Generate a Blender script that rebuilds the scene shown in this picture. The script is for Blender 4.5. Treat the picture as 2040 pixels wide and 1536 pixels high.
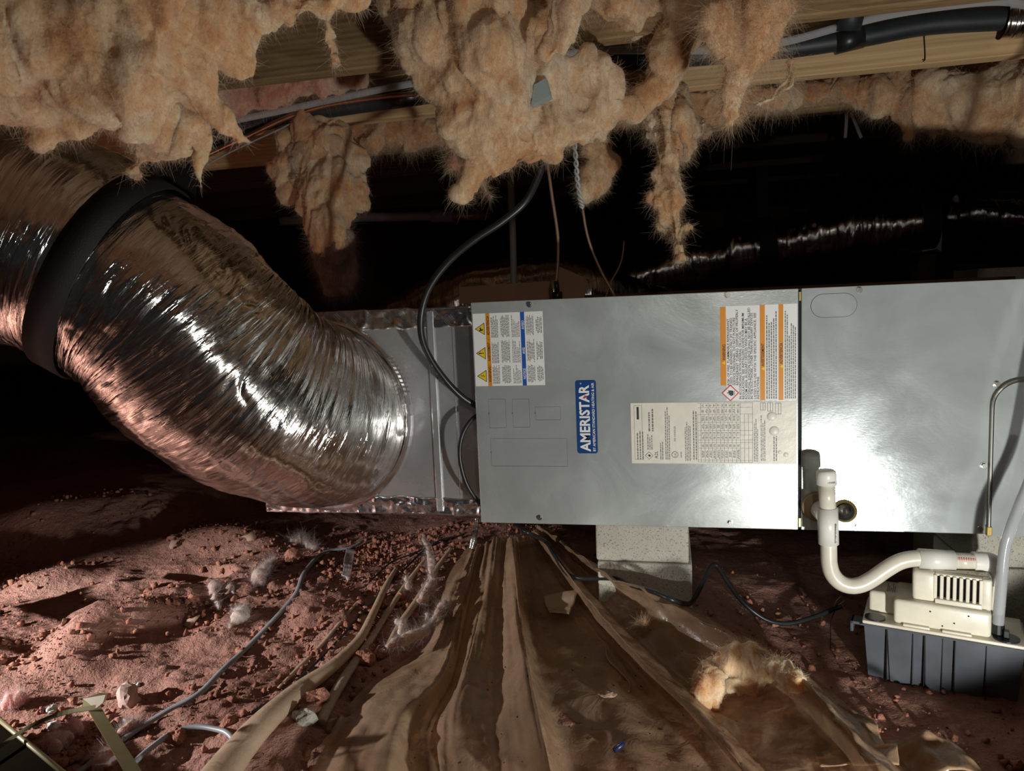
import bpy, bmesh, math, random
import numpy as np
from mathutils import Matrix, Vector

# ------------------------------------------------------------------ camera
for o in list(bpy.data.objects): bpy.data.objects.remove(o)
scene = bpy.context.scene
COL = scene.collection
FPX = 1457.0                                    # focal length in pixels of a 2040 x 1536 frame
CAM = np.array([0.3828, -1.4029, 0.4360])
def _rot(a):
    a = np.array(a); th = np.linalg.norm(a); k = a/th
    K = np.array([[0, -k[2], k[1]], [k[2], 0, -k[0]], [-k[1], k[0], 0]])
    return np.eye(3)+math.sin(th)*K+(1-math.cos(th))*K@K
RC = _rot([0.1129, -0.0298, -0.2132])           # rows: right, forward, up
cd = bpy.data.cameras.new('camera'); cam = bpy.data.objects.new('camera', cd); COL.objects.link(cam)
cd.sensor_fit = 'HORIZONTAL'; cd.sensor_width = 9.8; cd.lens = FPX*9.8/2040
cd.clip_start = 0.02; cd.clip_end = 60
cd.dof.use_dof = True; cd.dof.focus_distance = 1.42; cd.dof.aperture_fstop = 2.2
r_, f_, u_ = RC
cam.matrix_world = Matrix(((r_[0], u_[0], -f_[0], CAM[0]), (r_[1], u_[1], -f_[1], CAM[1]), (r_[2], u_[2], -f_[2], CAM[2]), (0, 0, 0, 1)))
scene.camera = cam
# ------------------------------------------------------------------ world, lamps, exposure
w = bpy.data.worlds.new('world'); scene.world = w; w.use_nodes = True
w.node_tree.nodes['Background'].inputs[0].default_value = (0.9, 0.95, 1.0, 1); w.node_tree.nodes['Background'].inputs[1].default_value = 0.012
def spot(name, loc, target, watts, col, angle, blend, size):
    l = bpy.data.lights.new(name, 'SPOT'); l.energy = watts; l.color = col; l.spot_size = math.radians(angle); l.spot_blend = blend; l.shadow_soft_size = size
    o = bpy.data.objects.new(name, l); COL.objects.link(o); o.location = loc
    o.rotation_euler = (Vector(target)-Vector(loc)).to_track_quat('-Z', 'Y').to_euler()
    return o
# a bright LED work lamp lies on the ground at lower right, pointing up at the unit; a second one shines from the left
spot('work_lamp_right', (0.88, -0.98, -0.175), (0.38, -0.30, 0.62), 31, (1.0, 0.99, 0.94), 111, 0.06, 0.022)
spot('work_lamp_left', (-1.45, -0.85, 0.16), (-0.86, -0.43, -0.50), 96, (1.0, 0.95, 0.95), 80, 0.45, 0.012)
spot('fill_spot', (0.66, -1.62, 0.74), (0.50, 0.3, 0.70), 5.5, (1.0, 0.93, 0.84), 68, 0.5, 0.03)  # added weak fill near the camera for rear ducts and insulation, no known lamp
vs = scene.view_settings
vs.view_transform = 'Standard'; vs.look = 'None'; vs.exposure = 0.30; vs.gamma = 1.0; vs.use_curve_mapping = False

# ------------------------------------------------------------------ pixel helpers (a pixel is a direction; the depth comes from what the thing touches)
def ray(px, py): return RC.T@np.array([(px-1020)/FPX, 1.0, -(py-768)/FPX])
def aty(px, py, y): d = ray(px, py); return CAM+d*(y-CAM[1])/d[1]
def atz(px, py, z): d = ray(px, py); return CAM+d*(z-CAM[2])/d[2]
def atd(px, py, t): return CAM+ray(px, py)*t

# ------------------------------------------------------------------ noise
def _hash(ix, iy, iz, s):
    h = (ix*374761393+iy*668265263+iz*2147483647+s*974634777) & 0xFFFFFFFF
    h = ((h ^ (h >> 13))*1274126177) & 0xFFFFFFFF
    h = ((h ^ (h >> 16))*2246822519) & 0xFFFFFFFF
    return ((h ^ (h >> 15)) & 0xFFFFFF)/float(0xFFFFFF)*2-1
def vn(P, s=0):
    P = np.asarray(P, float); I = np.floor(P).astype(np.int64); f = P-I; u = f*f*f*(f*(f*6-15)+10)
    x, y, z = I[:, 0], I[:, 1], I[:, 2]; r = 0
    for dx in (0, 1):
        wx = u[:, 0] if dx else 1-u[:, 0]
        for dy in (0, 1):
            wy = u[:, 1] if dy else 1-u[:, 1]
            for dz in (0, 1):
                wz = u[:, 2] if dz else 1-u[:, 2]
                r = r+wx*wy*wz*_hash(x+dx, y+dy, z+dz, s)
    return r
def fbm(P, s=0, o=4, g=0.5):
    r = 0; a = 1
    for k in range(o): r = r+a*vn(P*2.03**k+k*17.3, s+k); a *= g
    return r
def ridge(P, s=0): return 1-np.abs(vn(P, s))*2

# ------------------------------------------------------------------ object helpers
WB = {}
def tag(o, label=None, cat=None, group=None, kind=None):
    if label: o['label'] = label
    if cat: o['category'] = cat
    if group: o['group'] = group
    if kind: o['kind'] = kind
    return o
def place(o, base, parent):
    base = np.array(base, float); WB[o.name] = base
    if parent is not None:
        o.parent = parent; o.location = base-WB[parent.name]
    else: o.location = base
    COL.objects.link(o)
def thing(name, label, cat, loc, group=None):
    o = bpy.data.objects.new(name, None); o.empty_display_size = 0.05
    place(o, loc, None); return tag(o, label, cat, group)
def mesh(name, V, F, mat, parent=None, smooth=True, uv=None, kind=None, base=None):
    V = np.asarray(V, float)
    if base is None: base = np.array([(V[:, 0].min()+V[:, 0].max())/2, (V[:, 1].min()+V[:, 1].max())/2, V[:, 2].min()])
    me = bpy.data.meshes.new(name)
    if isinstance(F, np.ndarray):
        n, k = F.shape; W = V-base
        me.vertices.add(len(W)); me.vertices.foreach_set('co', W.ravel())
        me.loops.add(n*k); me.loops.foreach_set('vertex_index', F.ravel().astype(np.int32))
        me.polygons.add(n); me.polygons.foreach_set('loop_start', np.arange(0, n*k, k, dtype=np.int32))
        me.update(calc_edges=True)
    else: me.from_pydata((V-base).tolist(), [], F)
    if smooth: me.polygons.foreach_set('use_smooth', [True]*len(me.polygons))
    if uv is not None:
        l = me.uv_layers.new(name='uv'); vi = np.zeros(len(me.loops), np.int32); me.loops.foreach_get('vertex_index', vi)
        l.data.foreach_set('uv', np.asarray(uv)[vi].ravel())
    me.update(); me.validate()
    if mat: me.materials.append(mat)
    o = bpy.data.objects.new(name, me); place(o, base, parent)
    if kind: o['kind'] = kind
    return o
def copy_tree(o, delta, parent=None):
    c = o.copy(); COL.objects.link(c)
    WB[c.name] = WB[o.name]+np.array(delta)
    if parent is None: c.location = WB[c.name]
    else: c.parent = parent
    for ch in o.children: copy_tree(ch, delta, c)
    return c

class MB:                                       # collects shapes for one mesh
    def __init__(s): s.V = []; s.F = []; s.n = 0
    def add(s, V, F):
        V = np.asarray(V, float).reshape(-1, 3); s.V.append(V); s.F += [[int(i)+s.n for i in f] for f in F]; s.n += len(V); return s
    def box(s, a, b, bev=0.0, seg=2):
        bm = bmesh.new(); bmesh.ops.create_cube(bm, size=1.0)
        a = np.array(a, float); b = np.array(b, float)
        for v in bm.verts: v.co = Vector((a+b)/2+np.array(v.co)*(b-a))
        if bev > 0: bmesh.ops.bevel(bm, geom=list(bm.edges), offset=bev, segments=seg, profile=0.5, affect='EDGES')
        return s.bm(bm)
    def bm(s, bm):
        bm.verts.index_update(); V = [tuple(v.co) for v in bm.verts]; F = [[v.index for v in f.verts] for f in bm.faces]; bm.free(); return s.add(V, F)
    def tube(s, P, r, seg=12, caps=True, flat=1.0):
        V, F = tube_geo(P, r, seg, caps, flat); return s.add(V, F)
    def poly(s, P2, y0, y1):                    # polygon in (x,z) extruded along y
        n = len(P2); V = [(x, y0, z) for x, z in P2]+[(x, y1, z) for x, z in P2]
        F = [list(range(n))[::-1], list(range(n, 2*n))]+[[i, (i+1) % n, n+(i+1) % n, n+i] for i in range(n)]
        return s.add(V, F)
    def xf(s, M):
        s.V = [v@M[:3, :3].T+M[:3, 3] for v in s.V]; return s
    def build(s, name, mat, parent=None, smooth=False, kind=None):
        return mesh(name, np.concatenate(s.V), s.F, mat, parent, smooth, kind=kind)
def spline(P, n=10, closed=False):
    P = np.array(P, float); Q = np.vstack([2*P[0]-P[1], P, 2*P[-1]-P[-2]]); out = []
    for i in range(1, len(Q)-2):
        p0, p1, p2, p3 = Q[i-1], Q[i], Q[i+1], Q[i+2]
        for k in range(n):
            t = k/n; out.append(0.5*(2*p1+(p2-p0)*t+(2*p0-5*p1+4*p2-p3)*t*t+(3*p1-p0-3*p2+p3)*t**3))
    out.append(P[-1]); return np.array(out)
def frames(P):
    P = np.array(P, float); T = np.gradient(P, axis=0); T /= np.linalg.norm(T, axis=1)[:, None]
    up = np.array([0, 0, 1.0]) if abs(T[0][2]) < 0.9 else np.array([0, 1.0, 0])
    N = np.zeros_like(P); n = up-T[0]*np.dot(up, T[0]); n /= np.linalg.norm(n); N[0] = n
    for i in range(1, len(P)):
        n = n-T[i]*np.dot(n, T[i]); n /= np.linalg.norm(n); N[i] = n
    return T, N, np.cross(T, N)
def tube_geo(P, r, seg=12, caps=True, flat=1.0):
    P = np.array(P, float); T, N, B = frames(P); r = np.broadcast_to(np.array(r, float), (len(P),))
    th = np.arange(seg)/seg*2*math.pi
    V = (P[:, None, :]+r[:, None, None]*(np.cos(th)[None, :, None]*N[:, None, :]*flat+np.sin(th)[None, :, None]*B[:, None, :])).reshape(-1, 3)
    F = []
    for i in range(len(P)-1):
        for j in range(seg): F.append([i*seg+j, (i)*seg+(j+1) % seg, (i+1)*seg+(j+1) % seg, (i+1)*seg+j])
    if caps: F += [list(range(seg))[::-1], [(len(P)-1)*seg+j for j in range(seg)]]
    return V, F
def tube(name, P, r, mat, parent=None, seg=12, n=8, flat=1.0, caps=True):
    Q = spline(P, n) if n else np.array(P, float)
    if np.ndim(r) == 1 and len(r) == len(P) and n: r = np.interp(np.linspace(0, len(P)-1, len(Q)), np.arange(len(P)), r)
    V, F = tube_geo(Q, r, seg, caps, flat); return mesh(name, V, F, mat, parent)
def grid_faces(nu, nv, wrap=False):
    i, j = np.meshgrid(np.arange(nu-1), np.arange(nv if wrap else nv-1), indexing='ij'); j2 = (j+1) % nv
    return np.stack([i*nv+j, (i+1)*nv+j, (i+1)*nv+j2, i*nv+j2], -1).reshape(-1, 4)

# ------------------------------------------------------------------ materials
def newmat(name):
    m = bpy.data.materials.new(name); m.use_nodes = True; nt = m.node_tree
    return m, nt, nt.nodes['Principled BSDF']
def N(nt, t, **k):
    n = nt.nodes.new(t)
    for a, b in k.items():
        if a.startswith('i_'): n.inputs[a[2:].replace('_', ' ')].default_value = b
        else: setattr(n, a, b)
    return n
def ramp(nt, stops):
    r = N(nt, 'ShaderNodeValToRGB'); e = r.color_ramp.elements
    while len(e) < len(stops): e.new(0.5)
    for i, (p, c) in enumerate(stops): e[i].position = p; e[i].color = (*c, 1) if len(c) == 3 else c
    return r
def coords(nt, scale=(1, 1, 1), uv=False, rot=(0, 0, 0)):
    mp = N(nt, 'ShaderNodeMapping'); mp.inputs['Scale'].default_value = scale; mp.inputs['Rotation'].default_value = rot
    if uv: nt.links.new(N(nt, 'ShaderNodeTexCoord').outputs['UV'], mp.inputs[0])
    else: nt.links.new(N(nt, 'ShaderNodeNewGeometry').outputs['Position'], mp.inputs[0])
    return mp
def noise(nt, vec, scale, detail=4, rough=0.55, dist=0.0):
    n = N(nt, 'ShaderNodeTexNoise'); n.inputs['Scale'].default_value = scale; n.inputs['Detail'].default_value = detail
    n.inputs['Roughness'].default_value = rough; n.inputs['Distortion'].default_value = dist
    nt.links.new(vec.outputs[0], n.inputs['Vector']); return n
def bump(nt, src, strength, dist, prev=None):
    b = N(nt, 'ShaderNodeBump'); b.inputs['Strength'].default_value = strength; b.inputs['Distance'].default_value = dist
    nt.links.new(src, b.inputs['Height'])
    if prev: nt.links.new(prev.outputs[0], b.inputs['Normal'])
    return b
def simple(name, col, rough=0.5, metal=0.0, var=0.0, scale=20, bmp=0.0, bscale=200, bdist=0.001, **kw):
    m, nt, p = newmat(name); p.inputs['Roughness'].default_value = rough; p.inputs['Metallic'].default_value = metal
    p.inputs['Base Color'].default_value = (*col, 1)
    c = coords(nt)
    if var:
        n = noise(nt, c, scale); r = ramp(nt, [(0.3, tuple(x*(1-var) for x in col)), (0.7, tuple(min(1, x*(1+var)) for x in col))])
        nt.links.new(n.outputs[0], r.inputs[0]); nt.links.new(r.outputs[0], p.inputs['Base Color'])
    if bmp:
        n2 = noise(nt, c, bscale); b = bump(nt, n2.outputs[0], bmp, bdist); nt.links.new(b.outputs[0], p.inputs['Normal'])
    for k, v in kw.items(): p.inputs[k.replace('_', ' ')].default_value = v
    return m
M = {}
def m_galv(name, base=(0.60, 0.65, 0.64), rough=0.24, metal=0.55, grain=1.0):
    m, nt, p = newmat(name); L = nt.links.new
    c = coords(nt); n1 = noise(nt, c, 7, 5, 0.6, 0.6); n2 = noise(nt, coords(nt, (60, 60, 420)), 1, 3, 0.6); n3 = noise(nt, coords(nt, (25, 25, 5), rot=(0, 0.5, 0)), 1, 6, 0.7, 1.2)
    r = ramp(nt, [(0.25, tuple(x*0.84 for x in base)), (0.55, base), (0.8, tuple(min(1, x*1.18) for x in base))]); L(n1.outputs[0], r.inputs[0])
    mx = N(nt, 'ShaderNodeMix', data_type='RGBA'); s = ramp(nt, [(0.6, (0, 0, 0)), (0.8, (0.30, 0.30, 0.30))]); L(n3.outputs[0], s.inputs[0]); L(s.outputs[0], mx.inputs['Factor'])
    L(r.outputs[0], mx.inputs['A']); mx.inputs['B'].default_value = (0.78, 0.80, 0.80, 1); L(mx.outputs['Result'], p.inputs['Base Color'])
    p.inputs['Metallic'].default_value = metal
    rr = N(nt, 'ShaderNodeMapRange'); rr.inputs['To Min'].default_value = rough-0.07; rr.inputs['To Max'].default_value = rough+0.12; L(n1.outputs[0], rr.inputs[0]); L(rr.outputs[0], p.inputs['Roughness'])
    n4 = noise(nt, coords(nt, (160, 160, 420)), 1, 2, 0.5)
    b = bump(nt, n2.outputs[0], 0.10*grain, 0.0006); b2 = bump(nt, n4.outputs[0], 0.16*grain, 0.0005, b); b3 = bump(nt, n1.outputs[0], 0.10, 0.01, b2); L(b3.outputs[0], p.inputs['Normal'])
    return m
M['galv'] = m_galv('galvanised_sheet'); M['galv2'] = m_galv('galvanised_sheet_spangled', (0.60, 0.655, 0.65), 0.135, 0.45, 0.9)
M['plenum'] = m_galv('galvanised_duct_sheet', (0.66, 0.67, 0.68), 0.25, 0.66, 0.5)
def m_foil(name, base, rough, uvs=(1, 1), strength=0.6, var=True):
    m, nt, p = newmat(name); L = nt.links.new
    p.inputs['Metallic'].default_value = 1.0; p.inputs['Roughness'].default_value = rough
    a = coords(nt, (85*uvs[0], 6*uvs[1], 1), uv=True); n1 = noise(nt, a, 1, 5, 0.62, 0.8)
    a2 = coords(nt, (330*uvs[0], 18*uvs[1], 1), uv=True); n2 = noise(nt, a2, 1, 3, 0.6, 0.5)
    v = N(nt, 'ShaderNodeTexVoronoi'); v.feature = 'F1'; v.inputs['Scale'].default_value = 1; L(coords(nt, (130*uvs[0], 10*uvs[1], 1), uv=True).outputs[0], v.inputs['Vector'])
    b1 = bump(nt, n1.outputs[0], strength, 0.004); b2 = bump(nt, v.outputs['Distance'], strength*0.55, 0.003, b1); b3 = bump(nt, n2.outputs[0], strength*0.7, 0.0012, b2)
    L(b3.outputs[0], p.inputs['Normal'])
    r = ramp(nt, [(0.3, tuple(x*0.86 for x in base)), (0.7, base)]); L(n1.outputs[0], r.inputs[0]); L(r.outputs[0], p.inputs['Base Color'])
    return m
M['foil'] = m_foil('crinkled_foil', (0.86, 0.83, 0.80), 0.16, strength=0.85)
M['foil_tape'] = m_foil('foil_tape', (0.84, 0.82, 0.83), 0.22, (0.5, 1.2), 0.25)
def m_wood(name, a, b, sc=(0.9, 110, 110)):
    m, nt, p = newmat(name); L = nt.links.new; c = coords(nt, sc); n1 = noise(nt, c, 1, 4, 0.6, 0.7); n2 = noise(nt, coords(nt, (6, 6, 6)), 1, 3); 
    wv = N(nt, 'ShaderNodeTexWave'); wv.bands_direction = 'Z'; wv.inputs['Scale'].default_value = 22; wv.inputs['Distortion'].default_value = 3.0; wv.inputs['Detail'].default_value = 2; wv.inputs['Detail Scale'].default_value = 0.6
    L(coords(nt, (0.12, 1, 1.3)).outputs[0], wv.inputs['Vector'])
    mx = N(nt, 'ShaderNodeMix', data_type='FLOAT'); mx.inputs['Factor'].default_value = 0.12; L(n1.outputs[0], mx.inputs['A']); L(wv.outputs[0], mx.inputs['B'])
    r = ramp(nt, [(0.25, a), (0.7, b)]); L(mx.outputs[0], r.inputs[0]); L(r.outputs[0], p.inputs['Base Color']); p.inputs['Roughness'].default_value = 0.75
    bb = bump(nt, n1.outputs[0], 0.35, 0.002); L(bb.outputs[0], p.inputs['Normal']); return m
M['wood'] = m_wood('pine_joist', (0.46, 0.28, 0.12), (0.76, 0.53, 0.28)); M['wood_old'] = m_wood('weathered_joist', (0.12, 0.07, 0.03), (0.34, 0.22, 0.10), (9, 70, 40))
M['wood_shaded'] = m_wood('shaded_rear_joist', (0.05, 0.032, 0.018), (0.11, 0.07, 0.04)); M['deck'] = m_wood('subfloor_panel', (0.16, 0.10, 0.06), (0.30, 0.20, 0.11))  # rear joist wood is coloured darker to stand in for missing light
def m_dirt(name, dark, mid, light, dust):
    m, nt, p = newmat(name); L = nt.links.new; c = coords(nt)
    n1 = noise(nt, c, 4.5, 6, 0.62, 0.4); n2 = noise(nt, c, 60, 5, 0.65); n3 = noise(nt, c, 260, 3, 0.6); n5 = noise(nt, c, 1.6, 3)
    r = ramp(nt, [(0.28, dark), (0.5, mid), (0.75, light)]); L(n1.outputs[0], r.inputs[0])
    mx = N(nt, 'ShaderNodeMix', data_type='RGBA'); s = ramp(nt, [(0.52, (0, 0, 0)), (0.78, (0.6, 0.6, 0.6))]); L(n2.outputs[0], s.inputs[0]); L(s.outputs[0], mx.inputs['Factor'])
    L(r.outputs[0], mx.inputs['A']); mx.inputs['B'].default_value = (*dust, 1); L(mx.outputs['Result'], p.inputs['Base Color'])
    p.inputs['Roughness'].default_value = 0.95; p.inputs['Specular IOR Level'].default_value = 0.15
    b = bump(nt, n2.outputs[0], 0.7, 0.012); b2 = bump(nt, n3.outputs[0], 0.6, 0.003, b); L(b2.outputs[0], p.inputs['Normal']); return m
M['dirt'] = m_dirt('red_clay', (0.21, 0.098, 0.072), (0.325, 0.166, 0.125), (0.44, 0.25, 0.195), (0.46, 0.30, 0.245))
M['clod'] = m_dirt('red_clay_clod', (0.20, 0.082, 0.055), (0.34, 0.150, 0.10), (0.46, 0.23, 0.16), (0.48, 0.29, 0.23))
def m_fluff(name, cols, sss=0.6):
    m, nt, p = newmat(name); L = nt.links.new; c = coords(nt)
    n1 = noise(nt, c, 7, 6, 0.66, 1.2); n2 = noise(nt, coords(nt, (90, 90, 30)), 1, 5, 0.7, 1.5); n3 = noise(nt, c, 320, 3, 0.7)
    r = ramp(nt, [(0.34, cols[0]), (0.46, cols[1]), (0.55, cols[2]), (0.68, cols[3])]); L(n1.outputs[0], r.inputs[0])
    mx = N(nt, 'ShaderNodeMix', data_type='RGBA', blend_type='MULTIPLY'); s = ramp(nt, [(0.3, (0.86, 0.80, 0.74)), (0.65, (1.06, 1.04, 1.02))]); L(n2.outputs[0], s.inputs[0]); mx.inputs['Factor'].default_value = 1
    L(r.outputs[0], mx.inputs['A']); L(s.outputs[0], mx.inputs['B']); L(mx.outputs['Result'], p.inputs['Base Color'])
    p.inputs['Roughness'].default_value = 0.9; p.inputs['Specular IOR Level'].default_value = 0.1
    p.inputs['Subsurface Weight'].default_value = sss; p.inputs['Subsurface Radius'].default_value = (1.0, 0.62, 0.4); p.inputs['Subsurface Scale'].default_value = 0.03
    p.inputs['Sheen Weight'].default_value = 0.25; p.inputs['Sheen Roughness'].default_value = 0.6
    b = bump(nt, n2.outputs[0], 0.6, 0.007); b2 = bump(nt, n3.outputs[0], 0.5, 0.002, b); L(b2.outputs[0], p.inputs['Normal']); return m
CREAM = [(0.52, 0.235, 0.10), (0.62, 0.385, 0.205), (0.69, 0.50, 0.32), (0.75, 0.63, 0.47)]
M['fluff'] = m_fluff('fibreglass_peach', CREAM)
M['fluff_pink'] = m_fluff('fibreglass_pink', [(0.55, 0.22, 0.14), (0.70, 0.40, 0.30), (0.72, 0.48, 0.38), (0.80, 0.66, 0.58)])
M['fluff_dusty'] = m_fluff('fibreglass_dusty', [(0.30, 0.20, 0.17), (0.46, 0.36, 0.32), (0.58, 0.50, 0.46), (0.66, 0.62, 0.62)])
M['fluff_dim'] = m_fluff('fibreglass_dimmed', [(0.16, 0.08, 0.06), (0.28, 0.15, 0.12), (0.36, 0.21, 0.17), (0.46, 0.32, 0.27)])  # batting and its fibres coloured dark to stand in for dim light
M['fluff_rose'] = m_fluff('fibreglass_rose', [(0.60, 0.28, 0.26), (0.72, 0.44, 0.42), (0.75, 0.52, 0.50), (0.80, 0.66, 0.64)])
def m_fiber(name, col):
    m, nt, p = newmat(name); p.inputs['Base Color'].default_value = (*col, 1); p.inputs['Roughness'].default_value = 0.8; p.inputs['Specular IOR Level'].default_value = 0.1
    t = N(nt, 'ShaderNodeBsdfTranslucent'); t.inputs[0].default_value = (*col, 1); mx = N(nt, 'ShaderNodeMixShader'); mx.inputs[0].default_value = 0.45
    nt.links.new(p.outputs[0], mx.inputs[1]); nt.links.new(t.outputs[0], mx.inputs[2]); nt.links.new(mx.outputs[0], nt.nodes['Material Output'].inputs[0]); return m
M['fiber'] = m_fiber('glass_fibres', (0.70, 0.54, 0.38)); M['fiber_dim'] = m_fiber('dimmed_fibres', (0.34, 0.22, 0.18)); M['fiber_dusty'] = m_fiber('dusty_fibres', (0.50, 0.42, 0.38)); M['fiber_rose'] = m_fiber('rose_fibres', (0.76, 0.52, 0.50))
def m_poly(name, a, b, transp=0.18, transl=0.30):
    m, nt, p = newmat(name); L = nt.links.new; c = coords(nt); n1 = noise(nt, c, 7, 6, 0.65, 0.8); n2 = noise(nt, c, 45, 5, 0.7); n3 = noise(nt, c, 22, 4, 0.6, 1.5)
    r = ramp(nt, [(0.3, a), (0.7, b)]); L(n1.outputs[0], r.inputs[0]); L(r.outputs[0], p.inputs['Base Color'])
    q = ramp(nt, [(0.35, (0.15, 0.15, 0.15)), (0.7, (0.45, 0.45, 0.45))]); L(n2.outputs[0], q.inputs[0]); L(q.outputs[0], p.inputs['Roughness'])
    t = N(nt, 'ShaderNodeBsdfTranslucent'); L(r.outputs[0], t.inputs[0]); mx = N(nt, 'ShaderNodeMixShader'); mx.inputs[0].default_value = transl
    L(p.outputs[0], mx.inputs[1]); L(t.outputs[0], mx.inputs[2])
    tr = N(nt, 'ShaderNodeBsdfTransparent'); tr.inputs[0].default_value = (0.9, 0.75, 0.55, 1); m2 = N(nt, 'ShaderNodeMixShader'); m2.inputs[0].default_value = transp
    L(mx.outputs[0], m2.inputs[1]); L(tr.outputs[0], m2.inputs[2]); L(m2.outputs[0], nt.nodes['Material Output'].inputs[0])
    bb = bump(nt, n3.outputs[0], 0.35, 0.006); b2 = bump(nt, n2.outputs[0], 0.2, 0.002, bb); L(b2.outputs[0], p.inputs['Normal']); return m
M['poly'] = m_poly('dusty_polythene', (0.31, 0.195, 0.115), (0.50, 0.35, 0.225)); M['poly_roll'] = m_poly('rolled_polythene', (0.44, 0.30, 0.19), (0.60, 0.46, 0.33), 0.05, 0.2)
M['poly_clear'] = m_poly('clear_polythene', (0.62, 0.62, 0.66), (0.80, 0.80, 0.84), 0.25, 0.4)
def m_block():
    m, nt, p = newmat('concrete_block'); L = nt.links.new; c = coords(nt); n1 = noise(nt, c, 9, 4); n2 = noise(nt, c, 210, 3, 0.7); v = noise(nt, c, 330, 2, 0.5)
    r = ramp(nt, [(0.3, (0.38, 0.36, 0.30)), (0.7, (0.50, 0.48, 0.41))]); L(n1.outputs[0], r.inputs[0])
    s = ramp(nt, [(0.30, (0.45, 0.43, 0.38)), (0.44, (1, 1, 1))]); L(v.outputs[0], s.inputs[0]); mx = N(nt, 'ShaderNodeMix', data_type='RGBA', blend_type='MULTIPLY'); mx.inputs['Factor'].default_value = 1
    L(r.outputs[0], mx.inputs['A']); L(s.outputs[0], mx.inputs['B']); L(mx.outputs['Result'], p.inputs['Base Color']); p.inputs['Roughness'].default_value = 0.95
    b = bump(nt, n2.outputs[0], 0.5, 0.003); b2 = bump(nt, v.outputs[0], 0.5, 0.0015, b); L(b2.outputs[0], p.inputs['Normal']); return m
M['block'] = m_block()
M['pvc'] = simple('pvc_pipe', (0.62, 0.585, 0.49), 0.32, var=0.06, scale=40); M['pvc_fit'] = simple('pvc_fitting', (0.70, 0.69, 0.635), 0.28, var=0.03, scale=30)
M['pump'] = simple('pump_cream_plastic', (0.68, 0.64, 0.52), 0.35, var=0.10, scale=26, bmp=0.1, bscale=300); M['pump_tank'] = simple('pump_tank_plastic', (0.085, 0.095, 0.11), 0.28, var=0.2, scale=14)
M['black'] = simple('black_plastic', (0.012, 0.012, 0.014), 0.35); M['rubber'] = simple('black_cable_sheath', (0.018, 0.019, 0.02), 0.36, var=0.3, scale=30)
M['foam'] = simple('black_pipe_insulation', (0.022, 0.026, 0.03), 0.5, var=0.3, scale=25, bmp=0.2, bscale=120)
M['dark'] = simple('dark_gap', (0.01, 0.01, 0.012), 0.8); M['steel'] = simple('zinc_screw', (0.55, 0.54, 0.50), 0.3, 1.0); M['brass'] = simple('brass_yellow', (0.50, 0.38, 0.12), 0.35, 0.7)
M['copper'] = simple('copper_tube', (0.42, 0.235, 0.15), 0.32, 0.9, var=0.2, scale=18); M['copper_dull'] = simple('dull_copper_wire', (0.36, 0.22, 0.15), 0.45, 0.5)
M['white'] = simple('label_white', (0.80, 0.81, 0.80), 0.35); M['paperlabel'] = simple('label_cream', (0.72, 0.70, 0.61), 0.4, var=0.04, scale=30, bmp=0.25, bscale=45, bdist=0.004)
M['orange'] = simple('label_orange', (0.70, 0.27, 0.02), 0.35); M['blue'] = simple('label_blue', (0.02, 0.10, 0.40), 0.35); M['navy'] = simple('badge_blue', (0.012, 0.055, 0.20), 0.3)
M['yellow'] = simple('sign_yellow', (0.80, 0.58, 0.02), 0.4); M['red'] = simple('sign_red', (0.60, 0.02, 0.03), 0.4); M['ink'] = simple('black_ink', (0.02, 0.02, 0.022), 0.5); M['greyink'] = simple('grey_ink', (0.16, 0.16, 0.15), 0.5)
M['redink'] = simple('red_ink', (0.45, 0.10, 0.08), 0.5)
M['cable_grey'] = simple('grey_cable_sheath', (0.27, 0.28, 0.29), 0.4, var=0.25, scale=25); M['web'] = simple('black_webbing', (0.007, 0.007, 0.0075), 0.7, bmp=0.5, bscale=420, bdist=0.002)
M['paper'] = simple('brown_paper', (0.34, 0.20, 0.12), 0.8, var=0.1, scale=12); M['wall'] = simple('dark_block_wall', (0.10, 0.065, 0.05), 0.95, var=0.3, scale=5, bmp=0.4, bscale=40, bdist=0.01)  # wall is a dark brown, mottled by noise
M['band'] = simple('shaded_yellow_strapping', (0.19, 0.16, 0.072), 0.45, var=0.1, scale=12); M['board'] = simple('dark_board', (0.008, 0.006, 0.004), 1.0, Specular_IOR_Level=0.0); M['bluegrey'] = simple('bluegrey_box', (0.27, 0.34, 0.34), 0.5)  # strapping yellow is darkened, the shade on it is in the colour
M['twine'] = simple('grey_hemp_twine', (0.42, 0.43, 0.40), 0.7, bmp=0.5, bscale=300, bdist=0.002); M['leaf'] = simple('dry_leaf', (0.36, 0.24, 0.17), 0.8, var=0.2, scale=60); M['pencap'] = simple('blue_pen_cap', (0.012, 0.02, 0.07), 0.35)
M['whiteish'] = simple('pale_mortar', (0.62, 0.62, 0.58), 0.9, var=0.1, scale=40); M['pvc_grey'] = simple('grey_conduit', (0.34, 0.34, 0.34), 0.5)
def m_clear():
    m, nt, p = newmat('clear_vinyl'); p.inputs['Base Color'].default_value = (0.93, 0.95, 0.97, 1); p.inputs['Roughness'].default_value = 0.08; p.inputs['Transmission Weight'].default_value = 0.55; p.inputs['IOR'].default_value = 1.35
    t = N(nt, 'ShaderNodeBsdfTransparent'); mx = N(nt, 'ShaderNodeMixShader'); mx.inputs[0].default_value = 0.35
    nt.links.new(p.outputs[0], mx.inputs[1]); nt.links.new(t.outputs[0], mx.inputs[2]); nt.links.new(mx.outputs[0], nt.nodes['Material Output'].inputs[0]); return m
M['clear'] = m_clear()
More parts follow.
